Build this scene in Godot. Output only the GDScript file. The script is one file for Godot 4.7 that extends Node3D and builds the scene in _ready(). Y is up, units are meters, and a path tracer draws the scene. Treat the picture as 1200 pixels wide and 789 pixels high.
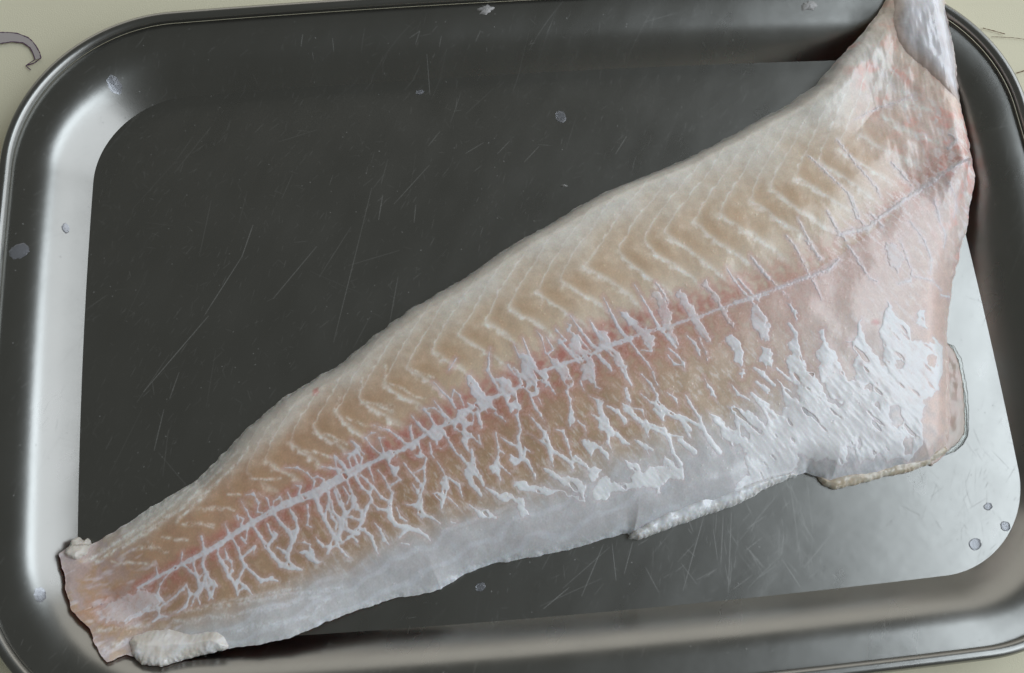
extends Node3D
# A raw white fish fillet on a scratched steel serving tray, on a cream cloth. Millimetres in the builders, metres in the scene.

const CELL := 0.28
const X0 := -3.0
const Y0 := -90.0
const NX := 1372
const NY := 620
const FAR := 6.0
const FISH_AT := Vector2(-159.584, 82.951)     # tail end of the fillet on the tray
const FISH_TURN := 0.375796
const HX := 160.0        # half length, half width and corner radius of the tray floor
const HZ := 98.56
const CORNER := 32.18
const BULGE_X := 2.26
const BULGE_Z := 3.28

var coarse := FastNoiseLite.new()
var medium := FastNoiseLite.new()
var fine := FastNoiseLite.new()
var wall_h := PackedFloat32Array()
var web := PackedFloat32Array()        # signed distance to the white membrane
var dens := PackedFloat32Array()
var septum := PackedFloat32Array()
var out_d := PackedFloat32Array()      # signed distance to the outline, negative inside
var top := PackedFloat32Array()
var base := PackedFloat32Array()
var flesh_color := PackedColorArray()
var col_te := PackedFloat32Array()
var col_be := PackedFloat32Array()
var col_sp := PackedFloat32Array()
var blocks := PackedFloat32Array()
var rng := RandomNumberGenerator.new()


func _ready() -> void:
	# ---- camera, surroundings, lamps, exposure
	var cam := Camera3D.new()
	cam.name = "camera"
	cam.keep_aspect = Camera3D.KEEP_HEIGHT
	cam.fov = 38.21
	cam.near = 0.02
	cam.far = 20.0
	cam.position = Vector3(-0.030826, 0.332863, 0.104126)
	cam.rotation_order = EULER_ORDER_YXZ
	cam.rotation = Vector3(-1.275353, -0.192313, 0.112966)
	add_child(cam)
	var env := Environment.new()
	env.background_mode = Environment.BG_COLOR
	env.background_color = Color(0.328, 0.333, 0.322)
	env.tonemap_mode = Environment.TONE_MAPPER_LINEAR
	env.tonemap_exposure = 1.14
	env.sdfgi_enabled = true
	env.ssao_enabled = true
	env.ssil_enabled = true
	var we := WorldEnvironment.new()
	we.name = "surroundings"
	we.environment = env
	add_child(we)
	# the window beside the table, tall and bright, and the dim wall beyond the table
	area_lamp("window_sky_light", Vector3(1.05, 1.52, 0.1), Vector3(0, 1.52, 0.1), Vector2(1.9, 0.8), Color(0.92, 0.96, 1.0), 3.5)
	area_lamp("window_garden_light", Vector3(1.05, 0.60, 0.1), Vector3(0, 0.60, 0.1), Vector2(1.9, 1.0), Color(0.95, 0.97, 1.0), 1.7)
	area_lamp("far_wall_light", Vector3(0.1, 0.5, -1.3), Vector3(0.1, 0.5, 0), Vector2(2.8, 0.9), Color(1.0, 0.98, 0.95), 0.72)
	rng.seed = 7
	setup_noise()
	setup_wall()
	setup_blocks()
	# ---- setting, tray, fish, drops
	build_cloth()
	build_tray()
	build_fillet()
	build_drops()


func area_lamp(called: String, at: Vector3, to: Vector3, size: Vector2, color: Color, radiance: float) -> void:
	var l := AreaLight3D.new()
	l.name = called
	l.area_size = size
	l.light_color = color
	l.area_normalize_energy = true
	l.light_energy = radiance * size.x * size.y / PI
	l.set("area_range", 12.0)
	l.shadow_enabled = true
	add_child(l)
	l.look_at_from_position(at, to, Vector3.UP)


func setup_noise() -> void:
	for pair in [[coarse, 0.045, 11], [medium, 0.22, 12], [fine, 1.1, 13]]:
		var n: FastNoiseLite = pair[0]
		n.noise_type = FastNoiseLite.TYPE_SIMPLEX_SMOOTH
		n.frequency = pair[1]
		n.seed = pair[2]
		n.fractal_octaves = 2


# ---------------------------------------------------------------- names and meshes
func tag(o: Node3D, label: String, category: String, group := "") -> void:
	o.set_meta("label", label)
	o.set_meta("category", category)
	if group:
		o.set_meta("group", group)


func part(called: String, mesh: Mesh, m: Material, parent: Node3D) -> MeshInstance3D:
	var o := MeshInstance3D.new()
	o.name = called
	o.mesh = mesh
	o.material_override = m
	parent.add_child(o, true)
	return o


func thing(called: String, at := Vector3.ZERO) -> Node3D:
	var o := Node3D.new()
	o.name = called
	o.position = at
	add_child(o, true)
	return o


# ---------------------------------------------------------------- the tray's shape
func setup_wall() -> void:
	# slope of the wall, steep at the floor and flat at the flange
	var s := [0.0, 4.0, 8.0, 12.0, 16.0, 20.0, 23.0]
	var a := [52.0, 50.0, 42.0, 26.0, 12.0, 6.0, 4.0]
	wall_h.append(0.0)
	var h := 0.0
	for i in range(1, 231):
		var x := i * 0.1 - 0.05
		var k := 0
		while k < 5 and x > s[k + 1]:
			k += 1
		var t: float = (x - s[k]) / (s[k + 1] - s[k])
		h += tan(deg_to_rad(lerpf(a[k], a[k + 1], t))) * 0.1
		wall_h.append(h)


func wall_height(s: float) -> float:
	if s <= 0.0:
		return 0.0
	var f := minf(s * 10.0, 229.99)
	var i := int(f)
	return lerpf(wall_h[i], wall_h[i + 1], f - i)


func tray_distance(x: float, z: float) -> float:
	var ax := absf(x)
	var az := absf(z)
	var u := minf(az / HZ, 1.0)
	var v := minf(ax / HX, 1.0)
	var dx := ax - (HX + BULGE_X * (1.0 - u * u)) + CORNER
	var dz := az - (HZ + BULGE_Z * (1.0 - v * v)) + CORNER
	var ox := maxf(dx, 0.0)
	var oz := maxf(dz, 0.0)
	return sqrt(ox * ox + oz * oz) + minf(maxf(dx, dz), 0.0) - CORNER


func tray_loop(s: float) -> PackedVector2Array:
	# the rounded outline of the tray at s millimetres outside the floor's edge
	var p := PackedVector2Array()
	var n := PackedVector2Array()
	for q in 4:
		for k in 100:
			var at: Vector2
			if k < 56:
				var t := k / 56.0
				var long := q % 2 == 1
				var half: float = (HX if long else HZ) - CORNER
				var c := lerpf(-half, half, t)
				at = Vector2(HZ + BULGE_Z * (1.0 - pow(c / HX, 2.0)), -c) if long else Vector2(HX + BULGE_X * (1.0 - pow(c / HZ, 2.0)), c)
				at = Vector2(at.y, at.x) if long else at
			else:
				var f := (k - 56) / 44.0 * PI / 2.0
				var cx := cos(f)
				var cz := sin(f)
				var sx := HX
				var sz := HZ
				for it in 5:
					var ex := sx - CORNER + CORNER * (cx if q % 2 == 0 else cz)
					var ez := sz - CORNER + CORNER * (cz if q % 2 == 0 else cx)
					sx = HX + BULGE_X * (1.0 - pow(minf(ez / HZ, 1.0), 2.0))
					sz = HZ + BULGE_Z * (1.0 - pow(minf(ex / HX, 1.0), 2.0))
				if q % 2 == 0:
					at = Vector2(sx - CORNER + CORNER * cx, sz - CORNER + CORNER * cz)
				else:
					at = Vector2(-(sx - CORNER + CORNER * cz), sz - CORNER + CORNER * cx)
			if q >= 2:
				at = -at
			p.append(at)
	var m := p.size()
	for i in m:
		var d := (p[(i + 1) % m] - p[(i + m - 1) % m]).normalized()
		n.append(Vector2(d.y, -d.x))
	var out := PackedVector2Array()
	for i in m:
		out.append(p[i] + n[i] * s)
	return out


func tray_strip(rows: Array, smooth := true, center := false) -> ArrayMesh:
	# rows of [distance outside the floor's edge, height]; the first may be closed by a fan
	var st := SurfaceTool.new()
	st.begin(Mesh.PRIMITIVE_TRIANGLES)
	st.set_smooth_group(0 if smooth else -1)
	var m := 0
	for r in rows:
		var loop := tray_loop(r[0])
		m = loop.size()
		for q in loop:
			st.set_uv(Vector2(q.x / 400.0 + 0.5, q.y / 260.0 + 0.5))
			st.add_vertex(Vector3(q.x, r[1], q.y) * 0.001)
	if center:
		st.set_uv(Vector2(0.5, 0.5))
		st.add_vertex(Vector3(0, rows[0][1], 0) * 0.001)
		for i in m:
			for k in [rows.size() * m, i, (i + 1) % m]:
				st.add_index(k)
	for r in rows.size() - 1:
		for i in m:
			var j := (i + 1) % m
			for k in [r * m + i, r * m + m + i, r * m + m + j, r * m + i, r * m + m + j, r * m + j]:
				st.add_index(k)
	st.generate_normals()
	return st.commit()


func line(im: Image, x0: float, y0: float, x1: float, y1: float, c: Color, strength: float) -> void:
	# one scratch on a texture that spans the tray (x0.. in millimetres)
	var a := Vector2((x0 / 400.0 + 0.5) * im.get_width(), (y0 / 260.0 + 0.5) * im.get_height())
	var b := Vector2((x1 / 400.0 + 0.5) * im.get_width(), (y1 / 260.0 + 0.5) * im.get_height())
	var n := int(maxf(a.distance_to(b), 1.0)) + 1
	for i in n + 1:
		var q := a.lerp(b, float(i) / n)
		var t := strength * (0.55 + 0.45 * sin(PI * i / n)) * rng.randf_range(0.5, 1.0)
		for oy in 2:
			for ox in 2:
				var px := int(q.x) + ox
				var py := int(q.y) + oy
				if px < 0 or py < 0 or px >= im.get_width() or py >= im.get_height():
					continue
				var w := (1.0 - absf(q.x - px)) * (1.0 - absf(q.y - py))
				im.set_pixel(px, py, im.get_pixel(px, py).lerp(c, clampf(t * w * 2.2, 0.0, 1.0)))


func build_tray() -> void:
	var steel := ORMMaterial3D.new()
	steel.resource_name = "worn_steel"
	# roughness in green, metal in blue: smudges at low size, scratches at full size
	var im := Image.create(250, 162, false, Image.FORMAT_RGBA8)
	for y in 162:
		for x in 250:
			var n := coarse.get_noise_2d(x * 0.9, y * 0.9) * 0.025 + medium.get_noise_2d(x * 0.5 + y * 0.3, y * 0.12 - x * 0.2) * 0.02
			im.set_pixel(x, y, Color(1, clampf(0.29 + n, 0.1, 0.6), 1.0))
	im.resize(2000, 1300, Image.INTERPOLATE_CUBIC)
	var bright := Color(1, 0.62, 0.25)
	for i in 900:
		var x := rng.randf_range(-180, 180)
		var y := rng.randf_range(-118, 118)
		var a := deg_to_rad(rng.randf_range(35, 85)) if rng.randf() < 0.75 else rng.randf_range(0, PI)
		var l := rng.randf_range(0.6, 5.0) if rng.randf() < 0.85 else rng.randf_range(6, 26)
		line(im, x, y, x + cos(a) * l, y - sin(a) * l, bright, rng.randf_range(0.03, 0.16))
	for i in 4500:     # fine scuffs all over
		var x := rng.randf_range(-180, 180)
		var y := rng.randf_range(-118, 118)
		var a := deg_to_rad(rng.randf_range(40, 80)) if rng.randf() < 0.7 else rng.randf_range(0, PI)
		var l := rng.randf_range(0.5, 3.5)
		line(im, x, y, x + cos(a) * l, y - sin(a) * l, bright, rng.randf_range(0.02, 0.09))
	for i in 320:      # the busier corner by the head end
		var x := rng.randf_range(20, 158)
		var y := rng.randf_range(55, 98)
		var a := deg_to_rad(rng.randf_range(20, 130))
		var l := rng.randf_range(1.0, 9.0)
		line(im, x, y, x + cos(a) * l, y - sin(a) * l, bright, rng.randf_range(0.04, 0.22))
	for i in 500:      # pits and dried specks
		var x := rng.randf_range(-185, 185)
		var y := rng.randf_range(-122, 122)
		line(im, x, y, x + rng.randf_range(-0.3, 0.3), y + rng.randf_range(-0.3, 0.3), Color(1, 0.7, 0.0), rng.randf_range(0.1, 0.6))
	var traced := [
		-141, 15, -119, -11, -120, -12, -107, -33, -107, -33, -103, -45, -96, -16, -80, -35, -51, -50, -37, -65, -37, -73, -32, -79, -23, -69, -16, -73, -11, -68, -6, -73,
		-1, -64, 5, -70, -63, -42, -59, -57, -57, -44, -55, -54, -44, -42, -43, -49, -75, 2, -63, -42, -55, -3, -51, -21, -132, 18, -129, 9, -137, 36, -134, 22, 34, -65, 39, -72,
		4, 96, 13, 80, 16, 92, 16, 80, 19, 90, 23, 80, -9, 99, 0, 93, -2, 93, 15, 81, 53, 99, 58, 73, 52, 89, 55, 74, 79, 92, 80, 63, 85, 82, 86, 63, 99, 94, 94, 70, 80, 93, 91, 83,
		38, 97, 49, 72, 60, 98, 73, 88, 73, 88, 75, 81, 55, 98, 62, 94, 78, 100, 73, 90, 108, 93, 110, 88, 105, 86, 113, 80, 117, 75, 123, 79, 51, 88, 51, 78,
		-41, -113, -37, -115, -39, -111, -37, -115, -30, -110, -29, -113, -16, -111, -14, -114, -35, -95, -35, -108, -33, -107, -32, -108, -12, -108, -12, -109,
		-82, -112, -81, -116, -70, -110, -70, -114, -78, -108, -78, -110]
	for i in range(0, traced.size(), 4):
		line(im, traced[i], traced[i + 1], traced[i + 2], traced[i + 3], Color(1, 0.55, 0.0), rng.randf_range(0.16, 0.4))
	steel.orm_texture = ImageTexture.create_from_image(im)
	steel.albedo_color = Color(0.60, 0.60, 0.585)
	var grain := NoiseTexture2D.new()
	grain.width = 512
	grain.height = 512
	grain.seamless = true
	grain.as_normal_map = true
	grain.bump_strength = 12.0
	var gn := FastNoiseLite.new()
	gn.frequency = 0.05
	gn.fractal_octaves = 4
	gn.seed = 3
	grain.noise = gn
	steel.normal_enabled = true
	steel.normal_texture = grain
	steel.normal_scale = 0.004
	var tray := thing("serving_tray")
	tag(tray, "scratched stainless steel serving tray with rounded corners and a rolled rim", "tray")
	part("tray_floor", tray_strip([[-25.0, 0.0], [-12.0, 0.0], [0.0, 0.0]], true, true), steel, tray)
	var rows := []
	for i in 47:
		rows.append([i * 0.5, wall_height(i * 0.5) - 0.0])
	part("tray_wall", tray_strip(rows), steel, tray)
	var rim := []
	for i in 25:
		var a := deg_to_rad(200.0 - i * 15.0)
		rim.append([24.7 + 2.1 * cos(a), 15.5 + 2.1 * sin(a)])
	part("rolled_rim", tray_strip(rim), steel, tray)
	var under := []
	for i in range(23, -1, -1):
		under.append([i * 1.0, wall_height(i * 1.0) - 0.9])
	under.append([-25.0, -0.9])
	part("tray_underside", tray_strip(under), steel, tray)


func build_cloth() -> void:
	var m := StandardMaterial3D.new()
	m.resource_name = "cream_cloth"
	m.albedo_color = Color(0.93, 0.91, 0.80)
	m.roughness = 0.75
	var weave := NoiseTexture2D.new()
	weave.width = 512
	weave.height = 512
	weave.seamless = true
	weave.as_normal_map = true
	weave.bump_strength = 3.0
	var wn := FastNoiseLite.new()
	wn.frequency = 0.12
	wn.seed = 21
	weave.noise = wn
	m.normal_enabled = true
	m.normal_texture = weave
	m.normal_scale = 0.25
	m.uv1_triplanar = true
	m.uv1_scale = Vector3.ONE * 25.0
	var st := SurfaceTool.new()
	st.begin(Mesh.PRIMITIVE_TRIANGLES)
	var n := 90
	for j in n + 1:
		for i in n + 1:
			var x := (i / float(n) - 0.5) * 1500.0
			var z := (j / float(n) - 0.5) * 1200.0
			var sag := coarse.get_noise_2d(x * 0.3, z * 0.3) * 0.7 * smoothstep(15.0, 60.0, tray_distance(x, z))
			st.add_vertex(Vector3(x, -1.2 + sag, z) * 0.001)
	for j in n:
		for i in n:
			var a := j * (n + 1) + i
			for k in [a, a + 1, a + n + 2, a, a + n + 2, a + n + 1]:
				st.add_index(k)
	st.generate_normals()
	var cloth := MeshInstance3D.new()
	cloth.name = "tablecloth"
	cloth.mesh = st.commit()
	cloth.material_override = m
	cloth.set_meta("kind", "structure")
	add_child(cloth)
	tag(cloth, "cream tablecloth with printed leaf outlines under the steel tray", "tablecloth")
	var ink := StandardMaterial3D.new()
	ink.resource_name = "plum_ink"
	ink.albedo_color = Color(0.33, 0.22, 0.33)
	ink.roughness = 0.8
	var fill := StandardMaterial3D.new()
	fill.resource_name = "lilac_ink"
	fill.albedo_color = Color(0.72, 0.69, 0.68)
	fill.roughness = 0.8
	var brown := StandardMaterial3D.new()
	brown.resource_name = "brown_ink"
	brown.albedo_color = Color(0.42, 0.30, 0.20)
	brown.roughness = 0.8
	var outer := [Vector2(-203.4, -132.8), Vector2(-199.5, -133.3), Vector2(-193.0, -132.5), Vector2(-188.7, -130.3), Vector2(-185.5, -126.3), Vector2(-183.3, -120.9)]
	var inner := [Vector2(-203.0, -128.2), Vector2(-199.2, -128.3), Vector2(-194.7, -128.8), Vector2(-190.5, -128.1), Vector2(-187.7, -125.7), Vector2(-185.5, -120.3)]
	var st2 := SurfaceTool.new()
	st2.begin(Mesh.PRIMITIVE_TRIANGLES)
	for i in outer.size() - 1:
		for q in [inner[i], outer[i], outer[i + 1], inner[i], outer[i + 1], inner[i + 1]]:
			st2.add_vertex(Vector3(q.x, -0.62, q.y) * 0.001)
	st2.generate_normals()
	part("printed_leaf", st2.commit(), fill, cloth)
	part("printed_outline", ribbon(outer + [Vector2(-185.8, -118.8), Vector2(-188.9, -117.8)], 0.55, -0.6), ink, cloth)
	part("printed_outline", ribbon(inner + [Vector2(-187.1, -119.2), Vector2(-188.9, -117.8), Vector2(-186.9, -115.8)], 0.5, -0.58), ink, cloth)
	part("printed_stem", ribbon([Vector2(189.5, -111.2), Vector2(193.5, -109.7), Vector2(198.0, -107.9)], 0.5, -0.6), brown, cloth)
	part("printed_stem", ribbon([Vector2(192.1, -107.0), Vector2(200.1, -106.1), Vector2(205.2, -105.0), Vector2(210.1, -103.1)], 0.3, -0.6), brown, cloth)
	part("printed_stem", ribbon([Vector2(198.3, -89.8), Vector2(201.7, -90.7), Vector2(206.3, -92.4)], 0.5, -0.6), brown, cloth)


func ribbon(pts: Array, width: float, y: float) -> ArrayMesh:
	var st := SurfaceTool.new()
	st.begin(Mesh.PRIMITIVE_TRIANGLES)
	var cv := Curve2D.new()
	for i in pts.size():
		var d: Vector2 = (pts[mini(i + 1, pts.size() - 1)] - pts[maxi(i - 1, 0)]) / 6.0
		cv.add_point(pts[i], -d, d)
	var l := cv.get_baked_length()
	var n := int(l / 0.6) + 2
	for i in n:
		var a := cv.sample_baked(l * i / (n - 1.0))
		var t := (cv.sample_baked(minf(l * i / (n - 1.0) + 0.2, l)) - cv.sample_baked(maxf(l * i / (n - 1.0) - 0.2, 0.0))).normalized()
		var s := Vector2(t.y, -t.x) * width * 0.5 * (0.75 + 0.5 * medium.get_noise_2d(a.x * 4.0, a.y * 4.0))
		st.add_vertex(Vector3(a.x + s.x, y, a.y + s.y) * 0.001)
		st.add_vertex(Vector3(a.x - s.x, y, a.y - s.y) * 0.001)
	for i in n - 1:
		for k in [i * 2, i * 2 + 2, i * 2 + 1, i * 2 + 1, i * 2 + 2, i * 2 + 3]:
			st.add_index(k)
	st.generate_normals()
	return st.commit()


# ---------------------------------------------------------------- fields over the fillet
func to_tray(x: float, y: float) -> Vector2:
	var c := cos(FISH_TURN)
	var s := sin(FISH_TURN)
	return FISH_AT + Vector2(x * c - y * s, -x * s - y * c)


func support(x: float, y: float) -> float:
	var q := to_tray(x, y)
	var s := tray_distance(q.x, q.y)
	var start := lerpf(-8.0 - 10.0 * smoothstep(20.0, 60.0, x), -50.0, smoothstep(250.0, 330.0, x) * smoothstep(-10.0, 30.0, y))
	return maxf(14.5 * smoothstep(start, 20.0, s), wall_height(s) + 0.15 if s > -1.0 else 0.0)


func strand(p: Array, density: float) -> void:
	# a branching thread of membrane: points x, y, half width
	for i in range(0, p.size() - 3, 3):
		capsule(web, p[i], p[i + 1], p[i + 2], p[i + 3], p[i + 4], p[i + 5], density)
	if density < 0.65:
		faint(p, 0.6)


func capsule(f: PackedFloat32Array, ax: float, ay: float, ar: float, bx: float, by: float, br: float, density: float) -> void:
	var reach := maxf(ar, br) + 1.6
	var i0 := clampi(int((minf(ax, bx) - reach - X0) / CELL), 0, NX - 1)
	var i1 := clampi(int((maxf(ax, bx) + reach - X0) / CELL) + 1, 0, NX - 1)
	var j0 := clampi(int((minf(ay, by) - reach - Y0) / CELL), 0, NY - 1)
	var j1 := clampi(int((maxf(ay, by) + reach - Y0) / CELL) + 1, 0, NY - 1)
	var dx := bx - ax
	var dy := by - ay
	var ll := maxf(dx * dx + dy * dy, 1e-6)
	for j in range(j0, j1 + 1):
		var py := Y0 + j * CELL - ay
		for i in range(i0, i1 + 1):
			var px := X0 + i * CELL - ax
			var t := clampf((px * dx + py * dy) / ll, 0.0, 1.0)
			var ex := px - t * dx
			var ey := py - t * dy
			var d := sqrt(ex * ex + ey * ey) - (ar + (br - ar) * t) - 0.26
			if d < 1.6:
				blend(f, j * NX + i, d, density)


func blend(f: PackedFloat32Array, k: int, d: float, density: float) -> void:
	var o := web[k]
	var h := maxf(0.8 - absf(o - d), 0.0)
	web[k] = minf(o, d) - h * h / 3.2
	if d < 0.4:
		dens[k] = maxf(dens[k], density)


func poly_distance(p: Array, x: float, y: float) -> float:
	var n := p.size()
	var best := 1e9
	var inside := false
	var ax: float = p[n - 2]
	var ay: float = p[n - 1]
	for i in range(0, n, 2):
		var bx: float = p[i]
		var by: float = p[i + 1]
		var dx := bx - ax
		var dy := by - ay
		var px := x - ax
		var py := y - ay
		var t := clampf((px * dx + py * dy) / (dx * dx + dy * dy + 1e-9), 0.0, 1.0)
		var ex := px - t * dx
		var ey := py - t * dy
		best = minf(best, ex * ex + ey * ey)
		if (ay > y) != (by > y) and x < ax + dx * (y - ay) / dy:
			inside = not inside
		ax = bx
		ay = by
	return -sqrt(best) if inside else sqrt(best)


func poly_box(p: Array, reach: float) -> Array:
	var lo := Vector2(1e9, 1e9)
	var hi := -lo
	for i in range(0, p.size(), 2):
		lo = lo.min(Vector2(p[i], p[i + 1]))
		hi = hi.max(Vector2(p[i], p[i + 1]))
	return [clampi(int((lo.x - reach - X0) / CELL), 0, NX - 1), clampi(int((hi.x + reach - X0) / CELL) + 1, 0, NX - 1),
		clampi(int((lo.y - reach - Y0) / CELL), 0, NY - 1), clampi(int((hi.y + reach - Y0) / CELL) + 1, 0, NY - 1)]


func patch(p: Array, density: float) -> void:
	var b := poly_box(p, 1.2)
	for j in range(b[2], b[3] + 1):
		for i in range(b[0], b[1] + 1):
			var gx := X0 + i * CELL
			var gy := Y0 + j * CELL
			var d := poly_distance(p, gx + medium.get_noise_2d(gx * 1.0, gy * 1.0) * 1.0, gy + medium.get_noise_2d(gx * 1.0 + 70.0, gy * 1.0) * 1.0)
			if d < 1.2:
				blend(web, j * NX + i, d, density)


func opening(p: Array) -> void:
	var b := poly_box(p, 1.2)
	for j in range(b[2], b[3] + 1):
		for i in range(b[0], b[1] + 1):
			var gx := X0 + i * CELL
			var gy := Y0 + j * CELL
			var d := poly_distance(p, gx + medium.get_noise_2d(gx * 1.0, gy * 1.0) * 1.0, gy + medium.get_noise_2d(gx * 1.0 + 70.0, gy * 1.0) * 1.0)
			var k: int = j * NX + i
			web[k] = maxf(web[k], -d)


func faint(p: Array, strength: float) -> void:
	for s in range(0, p.size() - 3, 3):
		var ax: float = p[s]
		var ay: float = p[s + 1]
		var bx: float = p[s + 3]
		var by: float = p[s + 4]
		var ar: float = p[s + 2]
		var br: float = p[s + 5]
		var reach := maxf(ar, br) * 2.5 + 0.6
		var i0 := clampi(int((minf(ax, bx) - reach - X0) / CELL), 0, NX - 1)
		var i1 := clampi(int((maxf(ax, bx) + reach - X0) / CELL) + 1, 0, NX - 1)
		var j0 := clampi(int((minf(ay, by) - reach - Y0) / CELL), 0, NY - 1)
		var j1 := clampi(int((maxf(ay, by) + reach - Y0) / CELL) + 1, 0, NY - 1)
		var dx := bx - ax
		var dy := by - ay
		var ll := maxf(dx * dx + dy * dy, 1e-6)
		for j in range(j0, j1 + 1):
			for i in range(i0, i1 + 1):
				var gx := X0 + i * CELL
				var gy := Y0 + j * CELL
				var px := gx - ax + medium.get_noise_2d(gx * 0.7, gy * 0.7) * 0.6
				var py := gy - ay + medium.get_noise_2d(gx * 0.7 + 70.0, gy * 0.7) * 0.6
				var t := clampf((px * dx + py * dy) / ll, 0.0, 1.0)
				var r := lerpf(ar, br, t) * 1.25 + 0.2
				var e := (Vector2(px, py) - Vector2(dx, dy) * t).length() / r
				var k := j * NX + i
				var broken := clampf(0.75 + 0.9 * medium.get_noise_2d(gx * 1.6, gy * 1.6) + 0.4 * fine.get_noise_2d(gx, gy), 0.0, 1.3)
				septum[k] = maxf(septum[k], strength * broken * exp(-e * e * 0.8))


func outline_field(p: Array) -> void:
	# distance in a band along every edge, then the sign row by row
	var n := p.size()
	for s in range(0, n, 2):
		var ax: float = p[s]
		var ay: float = p[s + 1]
		var bx: float = p[(s + 2) % n]
		var by: float = p[(s + 3) % n]
		var reach := 14.0
		var i0 := clampi(int((minf(ax, bx) - reach - X0) / CELL), 0, NX - 1)
		var i1 := clampi(int((maxf(ax, bx) + reach - X0) / CELL) + 1, 0, NX - 1)
		var j0 := clampi(int((minf(ay, by) - reach - Y0) / CELL), 0, NY - 1)
		var j1 := clampi(int((maxf(ay, by) + reach - Y0) / CELL) + 1, 0, NY - 1)
		var dx := bx - ax
		var dy := by - ay
		var ll := maxf(dx * dx + dy * dy, 1e-6)
		for j in range(j0, j1 + 1):
			var py := Y0 + j * CELL - ay
			for i in range(i0, i1 + 1):
				var px := X0 + i * CELL - ax
				var t := clampf((px * dx + py * dy) / ll, 0.0, 1.0)
				var ex := px - t * dx
				var ey := py - t * dy
				var d := sqrt(ex * ex + ey * ey)
				var k := j * NX + i
				if d < out_d[k]:
					out_d[k] = d
	for j in NY:
		var y := Y0 + j * CELL
		var xs := []
		for s in range(0, n, 2):
			var ay: float = p[s + 1]
			var by: float = p[(s + 3) % n]
			if (ay > y) != (by > y):
				xs.append(p[s] + (p[(s + 2) % n] - p[s]) * (y - ay) / (by - ay))
		xs.sort()
		for s in range(0, xs.size() - 1, 2):
			for i in range(maxi(ceili((xs[s] - X0) / CELL), 0), mini(floori((xs[s + 1] - X0) / CELL), NX - 1) + 1):
				out_d[j * NX + i] *= -1.0
	for i in NX:
		var hi := -1e9
		var lo := 1e9
		for j in NY:
			if out_d[j * NX + i] < 0.0:
				hi = maxf(hi, Y0 + j * CELL)
				lo = minf(lo, Y0 + j * CELL)
		col_te.append(hi)
		col_be.append(lo)
	col_be = smoothed(col_be, 60)
	col_te = smoothed(col_te, 30)
	for j in NY:
		for i in NX:
			var k := j * NX + i
			if absf(out_d[k]) < 2.5:
				out_d[k] += (medium.get_noise_2d(i * CELL * 0.7, j * CELL * 0.7) * 0.5 + fine.get_noise_2d(i * CELL * 0.6, j * CELL * 0.6) * 0.1) * smoothstep(2.5, 0.5, absf(out_d[k]))


func smoothed(a: PackedFloat32Array, reach: int) -> PackedFloat32Array:
	var out := PackedFloat32Array()
	for i in a.size():
		var sum := 0.0
		var n := 0
		for k in range(maxi(i - reach, 0), mini(i + reach, a.size() - 1) + 1, 3):
			if absf(a[k]) < 1e6:
				sum += a[k]
				n += 1
		out.append(sum / n if n else a[i])
	return out


func mix3(a: Color, b: Color, t: float) -> Color:
	return a.lerp(b, clampf(t, 0.0, 1.0))


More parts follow.
